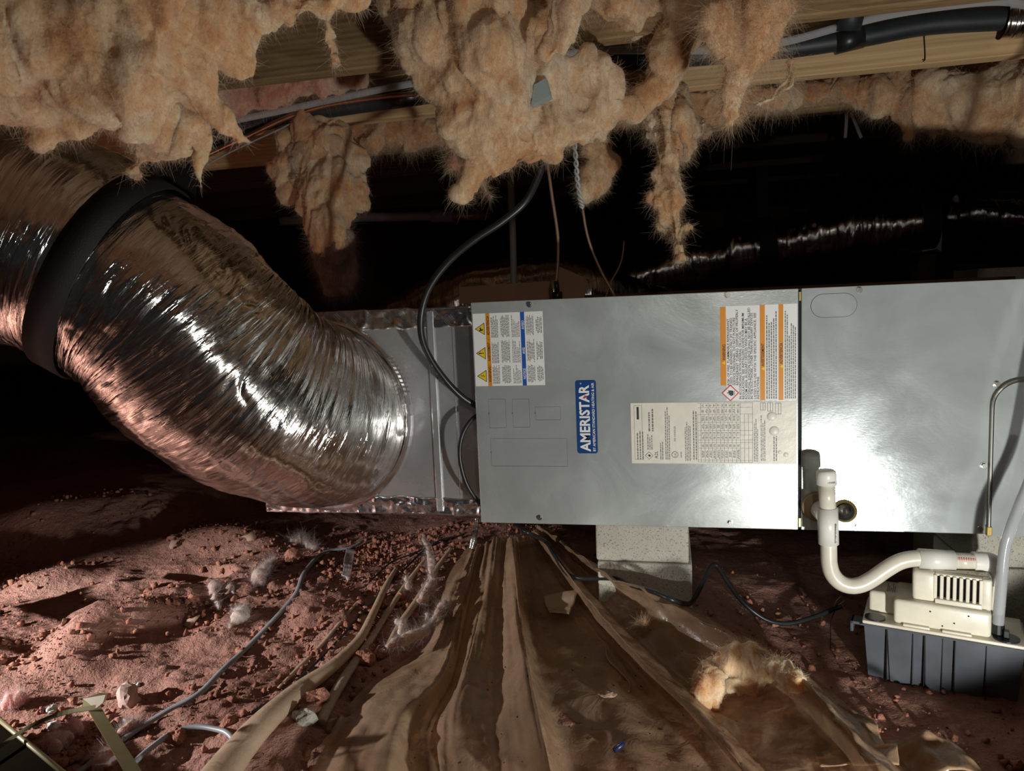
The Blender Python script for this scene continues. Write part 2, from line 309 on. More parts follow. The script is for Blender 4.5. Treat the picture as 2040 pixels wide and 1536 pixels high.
# ------------------------------------------------------------------ the ground
CTRL = np.array([(0.32, 0.03, -0.168), (0.82, -0.05, -0.25), (1.3, -0.2, -0.27), (0.9, -0.8, -0.29), (0.1, -0.6, -0.27), (-0.5, -0.55, -0.23), (-0.75, 0.1, -0.16), (-1.5, 0.6, -0.07),
    (-2.3, 1.3, -0.02), (-0.05, 0.35, -0.14), (0.9, 0.8, -0.2), (0.0, 1.5, -0.2), (1.6, 2.0, -0.2), (-1.0, 2.0, -0.06), (0.6, -0.25, -0.25), (-0.3, -0.2, -0.22), (-1.2, -0.3, -0.17), (0.1, -0.15, -0.22), (0.98, 0.12, -0.19)])
HUMPS = []
def G0(x, y):
    x = np.asarray(x, float); y = np.asarray(y, float); s = x.shape; x = x.ravel(); y = y.ravel()
    d2 = (x[:, None]-CTRL[None, :, 0])**2+(y[:, None]-CTRL[None, :, 1])**2; wt = 1/(d2+0.02)**1.6
    z = (wt*CTRL[None, :, 2]).sum(1)/wt.sum(1)
    z = z+0.016*fbm(np.stack([x*3.1, y*3.1, 0*x], 1), 5, 3)*np.clip((0.25-x)*2.5+0.25, 0.25, 1)
    for cx, cy, rx, ry, a, h, p in HUMPS:
        dx = (x-cx)*math.cos(a)+(y-cy)*math.sin(a); dy = -(x-cx)*math.sin(a)+(y-cy)*math.cos(a)
        q = (dx/rx)**2+(dy/ry)**2; z = z+h*np.exp(-q**p)
    return z.reshape(s)
def gp(px, py, h=0.0):
    d = ray(px, py); t = np.arange(0.45, 7, 0.02); P = CAM+d*t[:, None]; k = P[:, 2]-G0(P[:, 0], P[:, 1])-h
    i = int(np.argmax(k <= 0)) if (k <= 0).any() else len(t)-1
    a, b = t[max(i-1, 0)], t[i]
    tt = np.linspace(a, b, 24); P = CAM+d*tt[:, None]; k = P[:, 2]-G0(P[:, 0], P[:, 1])-h; j = int(np.argmax(k <= 0)) if (k <= 0).any() else 23
    return P[j]
def hump(px, py, rx, ry, a, h, p=1.0):
    c = gp(px, py); HUMPS.append((c[0], c[1], rx, ry, a, h, p))
for a in [(95, 1165, 0.10, 0.05, 0.9, 0.035, 1.5), (235, 1255, 0.11, 0.06, 0.7, 0.05, 1.6), (150, 1310, 0.07, 0.05, 0.3, 0.025, 1.3), (430, 1085, 0.13, 0.07, 0.4, 0.05, 1.3), (402, 1143, 0.062, 0.045, 0.2, -0.20, 3.0),
          (60, 1040, 0.16, 0.1, 0.2, 0.04, 1.2), (270, 1010, 0.2, 0.12, 0.3, 0.03, 1.0), (330, 1190, 0.06, 0.04, 0.8, 0.02, 1.2), (520, 1090, 0.09, 0.06, 0.1, 0.025, 1.2), (470, 1250, 0.08, 0.05, 0.8, 0.015, 1.2),
          (640, 1220, 0.07, 0.1, 0.8, 0.02, 1.2), (560, 1450, 0.08, 0.05, 0.6, 0.015, 1.2)]: hump(*a)
def axis(parts):
    out = [parts[0][0]]
    for a, b, st in parts: out += list(np.linspace(a, b, max(2, int(round((b-a)/st))+1))[1:])
    return np.array(out)
gx = axis([(-5.0, -2.2, 0.12), (-2.2, -1.25, 0.03), (-1.25, 0.15, 0.0065), (0.15, 1.35, 0.014), (1.35, 4.0, 0.12)])
gy = axis([(-2.6, -0.95, 0.07), (-0.95, 0.65, 0.0065), (0.65, 1.8, 0.03), (1.8, 5.0, 0.12)])
X, Y = np.meshgrid(gx, gy, indexing='ij'); Z = G0(X, Y); Pn = np.stack([X.ravel(), Y.ravel(), 0*X.ravel()], 1)
loose = np.clip(0.4+0.9*vn(Pn*2.7, 31)+0.35*(Pn[:, 0] > -0.55), 0.05, 1.0)
Z = Z.ravel()+loose*(0.007*fbm(Pn*22, 11, 4, 0.6)+0.004*np.maximum(0, fbm(Pn*70, 13, 3, 0.7)))+0.004*fbm(Pn*9, 17, 3)
ground = mesh('floor', np.stack([X.ravel(), Y.ravel(), Z], 1), grid_faces(len(gx), len(gy)), M['dirt'], base=(0, 0, -0.2)); tag(ground, 'uneven red clay ground of the crawl space', 'ground', kind='structure')

# ------------------------------------------------------------------ shell: decking, joists, far walls
ZJ = 0.918; HJ = 0.235
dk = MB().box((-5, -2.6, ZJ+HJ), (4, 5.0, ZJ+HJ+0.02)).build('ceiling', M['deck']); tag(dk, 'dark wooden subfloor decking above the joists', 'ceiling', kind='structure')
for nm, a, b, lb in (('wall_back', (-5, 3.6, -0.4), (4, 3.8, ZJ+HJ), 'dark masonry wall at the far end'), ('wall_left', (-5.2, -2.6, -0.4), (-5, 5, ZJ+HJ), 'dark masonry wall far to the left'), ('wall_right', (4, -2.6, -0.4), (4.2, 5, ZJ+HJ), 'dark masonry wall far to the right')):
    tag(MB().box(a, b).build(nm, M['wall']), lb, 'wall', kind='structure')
def joist(y, mat, label, th=0.04, z=ZJ):
    o = MB().box((-4.6, y, z), (3.6, y+th, ZJ+HJ), 0.003).build('floor_joist', mat); tag(o, label, 'joist', 'floor joists'); return o
joist(0.02, M['wood_old'], 'weathered dark floor joist nearest above the foil duct, showing at top left', z=ZJ)
joist(0.40, M['wood'], 'pale pine floor joist that carries the black insulated pipe along its side')
joist(0.77, M['wood'], 'pine floor joist farthest back, only its lower edge in view behind the insulation')
for i, y in enumerate((1.17, 1.57, 1.97)): joist(y, M['wood_shaded'], ('dim floor joist in the dark just behind the pine joists', 'dim floor joist deep in the dark, second behind the pine joists', 'dim floor joist deep in the dark, third behind the pine joists')[i])
joist(-0.37, M['wood_old'], 'floor joist overhead at the very top left, hidden in the near insulation')
nl = thing('bent_nail', 'thin bent nail poking from the weathered joist at upper left', 'nail', aty(455, 158, 0.03)); MB().tube([aty(452, 150, 0.03), aty(455, 160, 0.03), aty(458, 166, 0.025)], 0.0012, 6).build('shank', M['dark'], nl); MB().tube([aty(457, 165, 0.025), aty(459, 168, 0.025)], 0.003, 8).build('head', M['dark'], nl)
hang = MB().tube(spline([aty(1841, 70, 0.396), aty(1843, 115, 0.396), aty(1839, 122, 0.394)], 5), 0.0012, 6).build('wire_hanger', M['dark']); tag(hang, 'thin dark wire hooked down the face of the pale pine joist', 'wire')

# ------------------------------------------------------------------ the air handler
H = 0.445; XE = 1.16
AH = thing('air_handler', 'long galvanised air handler cabinet lying on its side on concrete blocks', 'air handler', (0.55, 0.27, 0))
MB().box((0.002, 0.006, 0.001), (XE, 0.52, H-0.001), 0.002).build('cabinet_body', M['galv'], AH)
MB().box((0.004, 0.50, H-0.004), (XE, 0.53, H+0.010)).build('rear_flange', simple('rusty_flange', (0.10, 0.04, 0.02), 0.8), AH)
p1 = MB().box((0, -0.003, 0), (0.6085, 0.008, H), 0.0012).build('front_panel', M['galv'], AH)
p2 = MB().box((0.6135, -0.003, 0), (XE, 0.008, H), 0.0012).build('coil_panel', M['galv2'], AH)
MB().box((0.6085, 0.001, 0.002), (0.6135, 0.006, H-0.002)).build('panel_gap', M['dark'], AH)
for z in (0.006, H-0.022): MB().box((0.6095, -0.0032, z), (0.6128, 0.004, z+0.016)).build('seam_tab', M['brass'], AH)
zt = aty(2040, 757, 0)[2]; xl = 0.9235; rad = 0.045
pts = [(xl, 0.0), (XE, 0.0), (XE, zt)]+[(xl+rad-rad*math.sin(a), zt-rad+rad*math.cos(a)) for a in np.linspace(0, math.pi/2, 9)]
p3 = MB().poly(pts, -0.010, -0.003).build('access_cover', M['galv2'], AH)
edge = [(XE, -0.010, zt)]+[(x, -0.010, z) for x, z in pts[3:]]+[(xl, -0.010, 0.0)]
MB().tube(edge, 0.0028, 8).build('rolled_edge', M['steel'], p3)
MB().box((xl-0.004, -0.013, 0.0), (xl+0.004, -0.002, 0.016), 0.001).build('corner_tab', M['brass'], p3)
def screw(parent, px, py, y0):
    c = aty(px, py, y0); mb = MB(); a6 = [k*math.pi/3 for k in range(6)]; a16 = [k*math.pi/8 for k in range(16)]
    mb.poly([(c[0]+0.0056*math.cos(a), c[2]+0.0056*math.sin(a)) for a in a16], y0-0.0012, y0); mb.poly([(c[0]+0.0040*math.cos(a), c[2]+0.0040*math.sin(a)) for a in a6], y0-0.0048, y0-0.0012)
    return mb.build('screw', M['steel'], parent)
for px, py in ((1055, 607), (1449, 588), (1455, 1041), (1075, 1031)): screw(p1, px, py, -0.003)
for px, py in ((1712, 578), (1707, 1048), (1985, 765), (1959, 927), (1953, 1054)): screw(p2, px, py, -0.003)
def rng(px0, py0, px1, py1, y=0.0):
    a = aty(px0, py0, y); b = aty(px1, py1, y); return min(a[0], b[0]), max(a[0], b[0]), min(a[2], b[2]), max(a[2], b[2])
GROOVE = simple('knockout_groove', (0.10, 0.11, 0.11), 0.6, 0.4)
for r4 in ((974, 795, 1009, 851), (1021, 795, 1056, 850), (1067, 810, 1117, 835), (978, 873, 1131, 928)):
    x0, x1, z0, z1 = rng(*r4); k = MB().box((x0, -0.0039, z0), (x1, -0.003, z1), 0.0003, 1).build('knockout', M['galv'], p1)
    MB().box((x0, -0.0034, z0-0.0009), (x1, -0.003, z0)).box((x1, -0.0034, z0), (x1+0.0007, -0.003, z1)).box((x0-0.0008, -0.0042, (z0+z1)/2-0.001), (x0+0.0008, -0.003, (z0+z1)/2+0.001)).build('shear_line', GROOVE, k, kind='stuff')
x0, x1, z0, z1 = rng(1615, 587, 1706, 630); rr = (z1-z0)/2; cz = (z0+z1)/2
ov = [(x0+rr-rr*math.sin(a), cz+rr*math.cos(a)) for a in np.linspace(0, math.pi, 16)]+[(x1-rr+rr*math.sin(a), cz-rr*math.cos(a)) for a in np.linspace(0, math.pi, 16)]
k = MB().poly(ov, -0.0038, -0.003).build('oval_knockout', M['galv2'], p2); MB().tube([(x, -0.0034, z) for x, z in ov+ov[:1]], 0.00055, 5).build('shear_line', GROOVE, k, kind='stuff')

# ---- printed labels; text runs bottom to top, so text x -> +z and text y -> -x
TC = {}
def text_geo(s, bold=0.0):
    if (s, bold) in TC: return TC[(s, bold)]
    c = bpy.data.curves.new('t', 'FONT'); c.body = s; c.size = 1.0; c.offset = bold; c.resolution_u = 2; o = bpy.data.objects.new('t', c); COL.objects.link(o)
    me = o.evaluated_get(bpy.context.evaluated_depsgraph_get()).to_mesh()
    V = np.array([v.co[:2] for v in me.vertices]); F = [list(p.vertices) for p in me.polygons]
    bpy.data.objects.remove(o); bpy.data.curves.remove(c)
    V = V-V.min(0); TC[(s, bold)] = (V, F); return V, F
class Label:
    def __init__(s, name, quad, parent, mat, y=-0.0031, rnd=0.0):
        c = [aty(px, py, 0) for px, py in quad]                      # tl, tr, br, bl
        s.x0 = (c[0][0]+c[3][0])/2; s.x1 = (c[1][0]+c[2][0])/2; s.z1 = (c[0][2]+c[1][2])/2; s.z0 = (c[2][2]+c[3][2])/2; s.W = s.x1-s.x0; s.H = s.z1-s.z0; s.y = y
        mb = MB()
        if rnd:
            P = []
            for cx, cz, a0 in ((s.x1-rnd, s.z1-rnd, 0), (s.x0+rnd, s.z1-rnd, 90), (s.x0+rnd, s.z0+rnd, 180), (s.x1-rnd, s.z0+rnd, 270)):
                P += [(cx+rnd*math.cos(math.radians(a0+t)), cz+rnd*math.sin(math.radians(a0+t))) for t in range(0, 91, 15)]
            mb.poly(P[::-1], y, y+0.0002)
        else: mb.box((s.x0, y-0.0000, s.z0), (s.x1, y+0.0002, s.z1))
        s.o = mb.build(name, mat, parent); s.acc = {}
    def X(s, u): return s.x0+u*s.W
    def Zc(s, v): return s.z0+v*s.H
    def m(s, key):
        if key in ('orange', 'blue', 'yellow', 'red'): s.acc.setdefault(key, []).append(MB()); return s.acc[key][-1]   # bands and signs are pieces of their own
        return s.acc.setdefault(key, MB())
    def rect(s, key, u0, v0, u1, v1, lift=0.0002): s.m(key).box((s.X(u0), s.y-lift, s.Zc(v0)), (s.X(u1), s.y-lift+0.0001, s.Zc(v1)))
    def poly(s, key, P, lift=0.0003): s.m(key).add([(s.X(u), s.y-lift, s.Zc(v)) for u, v in P], [list(range(len(P)))])
    def text(s, key, t, u, v0, v1=None, h=None, bold=0.0, lift=0.0003, mid=False):
        # baseline at u (fraction of width), running up from v0; either fitted to v1 or sized by the cap height h (metres)
        V, F = text_geo(t, bold); ch = 0.72
        sy = (h/ch) if h else 0.004; sx = ((v1-v0)*s.H/V[:, 0].max()) if v1 is not None else sy
        off = -V[:, 0].max()*sx/2 if mid else 0
        s.m(key).add(np.stack([s.X(u)-V[:, 1]*sy, np.full(len(V), s.y-lift), s.Zc(v0)+off+V[:, 0]*sx], 1), F)
    def lines(s, key, u0, u1, v0, v1, n, seed, h=0.45, ragged=0.3, center=False):
        R = random.Random(seed); mb = s.m(key)
        for i in range(n):
            u = u0+(u1-u0)*(i+0.5)/n; th = (u1-u0)/n*h/2; ln = (v1-v0)*(1-R.random()*ragged); v = v0+((v1-v0)-ln)/2 if center else v0; e = v+ln
            while v < e:
                q = min(e-v, R.uniform(0.012, 0.05)*0.14/s.H); mb.add([(s.X(u-th), s.y-0.0003, s.Zc(v)), (s.X(u+th), s.y-0.0003, s.Zc(v)), (s.X(u+th), s.y-0.0003, s.Zc(v+q)), (s.X(u-th), s.y-0.0003, s.Zc(v+q))], [[0, 1, 2, 3]]); v += q+0.0012/s.H
    def done(s, names):
        for k, mb in s.acc.items():
            if isinstance(mb, list):
                for q in mb: q.build(names.get(k, k), M[k], s.o)
            else: mb.build(names.get(k, k), M[k], s.o, kind='stuff')
# warning label at the left end
L1 = Label('warning_label', ((942, 625), (1082, 620), (1086, 767), (949, 769)), p1, M['white'])
L1.rect('orange', 0.185, 0, 0.242, 1); L1.rect('blue', 0.682, 0, 0.74, 1)
for v, kind in ((0.14, 0), (0.455, 1), (0.79, 2)):
    a = 0.085
    L1.poly('ink', [(0.025, v), (0.165, v-a), (0.165, v+a)], 0.00015); L1.poly('yellow', [(0.042, v), (0.156, v-a*0.84), (0.156, v+a*0.84)], 0.00025)
    if kind == 0: L1.poly('ink', [(0.07, v+0.012), (0.115, v-0.012), (0.105, v+0.004), (0.15, v-0.016), (0.11, v+0.022), (0.118, v+0.004)], 0.00035)
    elif kind == 1: L1.poly('ink', [(0.065, v-0.010), (0.065, v+0.010), (0.118, v+0.005), (0.118, v-0.005)], 0.00035); L1.poly('ink', [(0.13+0.009*math.cos(t), v+0.009*math.sin(t)) for t in np.linspace(0, 6.28, 9)[:-1]], 0.00035)
    else: L1.poly('ink', [(0.08, v-0.03), (0.10, v-0.005), (0.09, v+0.015), (0.11, v+0.02), (0.12, v-0.01), (0.14, v), (0.145, v-0.02), (0.11, v-0.03)], 0.00035)
for t, v0, v1 in (('WARNING', 0.05, 0.27), ('AVERTISSEMENT', 0.345, 0.60), ('ADVERTENCIA', 0.70, 0.965)): L1.text('ink', t, 0.235, v0, v1, h=0.0052, bold=0.02)
L1.rect('ink', 0.185, 0.285, 0.242, 0.288, 0.00025); L1.rect('ink', 0.185, 0.638, 0.242, 0.641, 0.00025)
for t, v0, v1 in (('NOTICE', 0.09, 0.235), ('AVIS', 0.43, 0.52), ('AVISO', 0.765, 0.885)): L1.text('white', t, 0.733, v0, v1, h=0.0050, bold=0.02)
for k, (v0, v1) in enumerate(((0.03, 0.29), (0.315, 0.63), (0.665, 0.97))):
    L1.lines('greyink', 0.255, 0.36, v0, v1, 6, 10+k, 0.5, 0.2); L1.lines('greyink', 0.395, 0.52, v0, v1, 8, 20+k, 0.5, 0.25, True); L1.lines('greyink', 0.55, 0.67, v0, v1, 6, 30+k, 0.4, 0.4)
    L1.lines('greyink', 0.76, 0.87, v0, v1, 7, 40+k, 0.5, 0.35, True); L1.lines('greyink', 0.895, 0.985, v0+0.02, v1-0.02, 4, 50+k, 0.5, 0.4, True)
L1.done({'orange': 'orange_band', 'blue': 'blue_band', 'ink': 'black_print', 'yellow': 'hazard_triangle', 'white': 'white_lettering', 'greyink': 'fine_print'})
# brand badge
L2 = Label('brand_badge', ((1145, 757), (1186, 757), (1193, 902), (1152, 903)), p1, M['navy'], -0.0036, 0.005)
L2.text('white', 'AMERISTAR', 0.665, 0.025, 0.935, h=0.0195, bold=0.028); L2.text('white', 'BY AMERICAN STANDARD HEATING & AIR', 0.90, 0.03, 0.965, h=0.0052, bold=0.012)
st = []
cu, cv = 0.47, 0.775
for k in range(10):
    rr = 0.0042 if k % 2 == 0 else 0.0018; a = math.pi/2+k*math.pi/5; st.append((cu-rr*math.sin(a)/L2.W, cv+rr*math.cos(a)/L2.H))
L2.poly('red', st, 0.0006); L2.text('white', '®', 0.30, 0.945, h=0.003)
L2.done({'white': 'white_lettering', 'red': 'red_star'})
# refrigerant warning
L3 = Label('refrigerant_label', ((1446, 611), (1588, 604), (1588, 796), (1447, 798)), p1, M['white'], -0.0031)
def ux(px): return (aty(px, 700, 0)[0]-L3.x0)/L3.W
L3.rect('orange', ux(1435), 0.165, ux(1446), 0.995); L3.rect('orange', ux(1513.5), 0.0, ux(1523.5), 1.0); L3.rect('orange', ux(1550.5), 0.0, ux(1560), 1.0)
L3.text('ink', 'WARNING', ux(1445), 0.43, 0.60, h=0.0056, bold=0.02); L3.text('ink', 'AVERTISSEMENT', ux(1522.3), 0.36, 0.60, h=0.0056, bold=0.02); L3.text('ink', 'ADVERTENCIA', ux(1558.8), 0.38, 0.60, h=0.0056, bold=0.02)
for q, v in ((1440.5, 0.405), (1519, 0.335), (1556, 0.355)): L3.poly('yellow', [(ux(q-3.5), v), (ux(q+3.5), v-0.02), (ux(q+3.5), v+0.02)], 0.0004)
T3 = [('RISK OF FIRE. FLAMMABLE REFRIGERANT', 0.165, 0.87), ('USED. TO BE REPAIRED ONLY BY TRAINED', 0.165, 0.875), ('SERVICE PERSONNEL. DO NOT PUNCTURE', 0.165, 0.88), ('REFRIGERANT TUBING. DISPOSE OF PROPERLY', 0.165, 0.965), ('IN ACCORDANCE WITH FEDERAL OR LOCAL', 0.015, 0.735), ('REGULATIONS. SEE INSTALLERS GUIDE FOR MINIMUM', 0.015, 0.92), ('ROOM AREA. AUXILIARY DEVICES WHICH MAY BE A', 0.015, 0.865),
      ('POTENTIAL IGNITION SOURCE SHALL NOT BE INSTALLED', 0.015, 0.975), ('IN THE DUCTWORK, OTHER THAN AUXILIARY DEVICES', 0.015, 0.92), ('LISTED FOR USE WITH THE SPECIFIC APPLIANCE. SEE', 0.015, 0.92), ('INSTRUCTIONS.', 0.015, 0.255)]
for i, (t, v0, v1) in enumerate(T3): L3.text('ink', t, ux(1452.8+i*5.93), v0, v1, h=0.0044, bold=0.004)
L3.lines('greyink', ux(1525), ux(1548), 0.015, 0.95, 5, 71, 0.5, 0.2); L3.lines('greyink', ux(1562), ux(1586), 0.015, 0.95, 6, 72, 0.5, 0.3)
cu, cv = ux(1454), 0.083; q = 0.0155
def dia(L, key, cu, cv, q, lift): L.poly(key, [(cu-q/L.W, cv), (cu, cv-q/L.H), (cu+q/L.W, cv), (cu, cv+q/L.H)], lift)
dia(L3, 'red', cu, cv, 0.0158, 0.0003); dia(L3, 'white', cu, cv, 0.0132, 0.0004)
def flame(L, key, cu, cv, q, lift): L.poly(key, [(cu+a*q/L.W, cv+b*q/L.H) for a, b in ((0.42, -0.3), (0.1, -0.42), (-0.15, -0.25), (-0.3, -0.3), (-0.1, -0.1), (-0.55, 0.0), (-0.2, 0.12), (-0.35, 0.32), (0.05, 0.35), (0.42, 0.28))], lift)
flame(L3, 'ink', cu, cv, 0.0135, 0.0005); L3.rect('ink', cu+0.0070/L3.W, cv-0.0045/L3.H, cu+0.0078/L3.W, cv+0.0045/L3.H, 0.0005)
L3.done({'orange': 'orange_band', 'ink': 'black_lettering', 'yellow': 'alert_mark', 'red': 'hazard_diamond', 'white': 'diamond_centre', 'greyink': 'fine_print'})
# rating plate
L4 = Label('rating_label', ((1256, 804), (1586, 797), (1587, 923), (1259, 923)), p1, M['paperlabel'], -0.0036)
def u4(px): return (px-1257.5)/(1586.5-1257.5)
def v4(py): return 1-(py-801)/(923-801)
tx0, tx1 = u4(1394), u4(1502)
cols = [1394, 1400, 1408, 1415.5, 1423, 1431, 1439, 1446.5, 1454, 1462, 1470, 1478, 1486, 1494, 1502]; rows = [803, 812, 825, 841, 857, 866, 876, 881, 892, 916, 920]
for px in cols: L4.rect('greyink', u4(px)-0.0009, v4(920), u4(px)+0.0009, v4(803 if px in (1400, 1415.5, 1431, 1446.5, 1462, 1478, 1502) else 825), 0.0002)
for py in rows: L4.rect('greyink', tx0, v4(py)-0.002, tx1, v4(py)+0.002, 0.0002)
for a, b in zip(cols[1:11], cols[2:12]):
    for py0, py1 in zip(rows, rows[1:]):
        if py1-py0 > 5: L4.lines('greyink', u4(a+1.5), u4(b-1.5), v4(py1-2), v4(py0+2), 2, int(a*7+py0), 0.5, 0.5, True)
for x0_, x1_, y0_, y1_, n, sd in ((1268, 1284, 915, 850, 3, 1), (1290, 1302, 895, 862, 3, 2), (1292, 1306, 858, 812, 2, 3), (1316, 1324, 915, 870, 2, 4), (1327, 1338, 915, 810, 3, 5), (1367, 1380, 917, 825, 4, 6), (1383, 1393, 915, 812, 2, 7), (1504, 1513, 918, 830, 3, 8), (1517, 1527, 917, 825, 3, 9), (1541, 1550, 917, 850, 2, 10)):
    L4.lines('greyink', u4(x0_), u4(x1_), v4(y0_), v4(y1_), n, 80+sd, 0.45, 0.35)
for a, b, c, d in ((1265, 1264.4, 915, 806), (1281, 1280.4, 915, 806)): L4.rect('greyink', u4(b), v4(c), u4(a), v4(d), 0.0002)
L4.rect('greyink', u4(1264.4), v4(915)-0.002, u4(1281), v4(915)+0.002); L4.rect('greyink', u4(1264.4), v4(806)-0.002, u4(1281), v4(806)+0.002); L4.rect('ink', u4(1270), v4(834), u4(1274.5), v4(809), 0.0003)
L4.text('ink', 'A2L', u4(1312), v4(913), v4(898), h=0.0062); L4.text('greyink', 'AIR HANDLER', u4(1349), v4(879), v4(848), h=0.0032); L4.text('ink', 'LISTED', u4(1361), v4(911), v4(899), h=0.0024, bold=0.01)
cu, cv = u4(1294), v4(907); dia(L4, 'ink', cu, cv, 0.0078, 0.0002); dia(L4, 'paperlabel', cu, cv, 0.0068, 0.0003); flame(L4, 'ink', cu, cv, 0.006, 0.0004)
ring = [(u4(1347)+0.0062*math.cos(t)/L4.W, v4(905)+0.0062*math.sin(t)/L4.H) for t in np.linspace(0, 6.283, 25)[:-1]]; L4.poly('ink', ring, 0.0002); L4.poly('paperlabel', [((a-u4(1347))*0.86+u4(1347), (b-v4(905))*0.86+v4(905)) for a, b in ring], 0.0003)
L4.text('ink', 'UL', u4(1350), v4(909), v4(901), h=0.0045, lift=0.0004)
for bx in ((1517, 818, 1527, 803), (1531, 820, 1541, 803), (1546, 826, 1557, 804)):
    a0, b0, a1, b1 = bx; e = 0.6
    for r4 in ((a0, b0, a0+e, b1), (a1-e, b0, a1, b1), (a0, b0, a1, b0-e), (a0, b1+e, a1, b1), ((a0+a1)/2, b0, (a0+a1)/2+e, b1)): L4.rect('ink', u4(r4[0]), v4(r4[1]), u4(r4[2]), v4(r4[3]), 0.0003)
L4.done({'greyink': 'fine_print', 'ink': 'black_lettering', 'paperlabel': 'emblem_centres'})
for i, (px, py, rr) in enumerate(((1537, 829, 0.0085), (1542, 858, 0.009), (1565, 905, 0.0045), (1553, 900, 0.0035))):   # air bubbles under the label
    c = aty(px, py, 0); bm = bmesh.new(); bmesh.ops.create_uvsphere(bm, u_segments=16, v_segments=10, radius=1)
    for v in bm.verts: v.co = Vector((c[0]+v.co.x*rr, -0.0036+v.co.y*rr*0.28, c[2]+v.co.z*rr))
    MB().bm(bm).build('air_bubble', M['paperlabel'], L4.o, True)

# ------------------------------------------------------------------ supply plenum
YP = 0.06; PX0 = -0.515; PZ1 = 0.437
PL = thing('supply_plenum', 'shiny sheet metal duct box joined to the left end of the air handler', 'duct box', (-0.25, 0.28, 0))
MB().box((PX0, YP, 0.0), (0.004, 0.51, PZ1), 0.002).build('plenum_body', M['plenum'], PL)
xs = aty(868, 820, YP)[0]
MB().box((xs-0.008, YP-0.006, 0.004), (xs+0.008, YP, PZ1-0.004), 0.0025).build('drive_cleat', M['plenum'], PL)
MB().box((xs+0.045, YP-0.002, 0.004), (0.004, YP, PZ1-0.004), 0.001).build('lap_strip', M['plenum'], PL)
R_ = random.Random(5)
def tape(z0, z1, seed, name):
    nx, nz = 150, 14; xs_ = np.linspace(PX0-0.004, 0.0, nx); t = np.linspace(0, 1, nz); zz = z0+(z1-z0)*t
    Xg, Zg = np.meshgrid(xs_, zz, indexing='ij'); P = np.stack([Xg.ravel()*22, Zg.ravel()*26, 0*Xg.ravel()], 1)
    Yg = YP-0.003-0.0035*np.maximum(0, ridge(P, seed))**3-0.0018*fbm(P*3, seed+3, 2); Zg = Zg.ravel()+0.0025*fbm(P*1.4, seed+9, 2)
    wrap = np.stack([Xg.ravel(), Yg, Zg], 1)
    o = mesh(name, wrap, grid_faces(nx, nz)[:, ::-1], M['foil_tape'], PL, uv=np.stack([Xg.ravel(), Zg], 1)); so = o.modifiers.new('s', 'SOLIDIFY'); so.thickness = 0.0006
    mb = MB(); ca, sa = math.cos(math.radians(-48)), math.sin(math.radians(-48)); R = random.Random(seed)
    x = PX0+0.02; row = 0
    while x < -0.03:
        zc = (z0+z1)/2+(0.006 if row % 2 else -0.006)
        for k in range(6):
            off = (k-2.5)*0.0036; th = 0.0009 if k < 2 else 0.0004; ln = R.uniform(0.010, 0.017); s = -ln/2
            while s < ln/2:
                q = R.uniform(0.001, 0.0026)
                pts = []
                for a, b in ((s, -th), (s+q, -th), (s+q, th), (s, th)): pts.append((x+a*ca-(b-off)*sa, YP-0.0085, zc+a*sa+(b-off)*ca))
                if all(z0+0.001 < p[2] < z1-0.001 for p in pts): mb.add(pts, [[0, 1, 2, 3]])
                s += q+0.0008
        x += 0.036; row += 1
    mb.build('printed_marks', M['greyink'], o, kind='stuff')
tape(PZ1-0.040, PZ1+0.002, 3, 'foil_tape_strip'); tape(-0.004, 0.034, 8, 'foil_tape_strip')
MB().box((PX0-0.002, YP-0.004, PZ1-0.001), (0.0, 0.09, PZ1+0.0015)).build('tape_fold', M['foil_tape'], PL); MB().box((PX0-0.002, YP-0.004, -0.004), (0.0, 0.09, -0.001)).build('tape_fold', M['foil_tape'], PL)

# ------------------------------------------------------------------ flexible foil duct
def flex(path, r, ns, nt, seed, amp=1.0, pinch=None):
    P = spline(path, 24); d = np.r_[0, np.cumsum(np.linalg.norm(np.diff(P, axis=0), axis=1))]; s = np.linspace(0, d[-1], ns)
    P = np.stack([np.interp(s, d, P[:, k]) for k in range(3)], 1)
    for _ in range(6): P[1:-1] = (P[:-2]+2*P[1:-1]+P[2:])/4
    T, Nn, B = frames(P); th = np.arange(nt)/nt*2*math.pi
    S, TH = np.meshgrid(s, th, indexing='ij'); c, sn = np.cos(TH).ravel(), np.sin(TH).ravel(); S = S.ravel(); R = r
    wob = np.stack([vn(np.stack([S/0.06, c*R/0.06, sn*R/0.06], 1), seed+40)]*3, 1)
    Q1 = np.stack([S/0.016+0.9*np.sin(TH.ravel()*2+seed), c*R/0.10, sn*R/0.10], 1)+0.5*wob; Q2 = np.stack([S/0.0062, c*R/0.075, sn*R/0.075], 1)+0.4*wob
    Q3 = np.stack([S/0.16, c*R/0.16, sn*R/0.16], 1); Q4 = np.stack([S/0.028, c*R/0.08, sn*R/0.08], 1); Q5 = np.stack([S/0.055, c*R/0.09, sn*R/0.09], 1)
    D = amp*(0.0030*np.abs(vn(Q1, seed))+0.0015*np.abs(vn(Q2, seed+1))+0.007*fbm(Q3, seed+2, 2)+0.0024*np.abs(vn(Q4, seed+3))+0.003*vn(Q5, seed+5))
    if pinch:
        for s0, wd, dep in pinch: D = D-dep*np.exp(-((S-s0)/wd)**2)
    rad = R+D
    V = np.repeat(P, nt, 0)+rad[:, None]*(c[:, None]*np.repeat(Nn, nt, 0)+sn[:, None]*np.repeat(B, nt, 0))
    return V, grid_faces(ns, nt, True), np.stack([S, TH.ravel()*R], 1), P, s, (T, Nn, B)
c0 = aty(645, 828, YP)
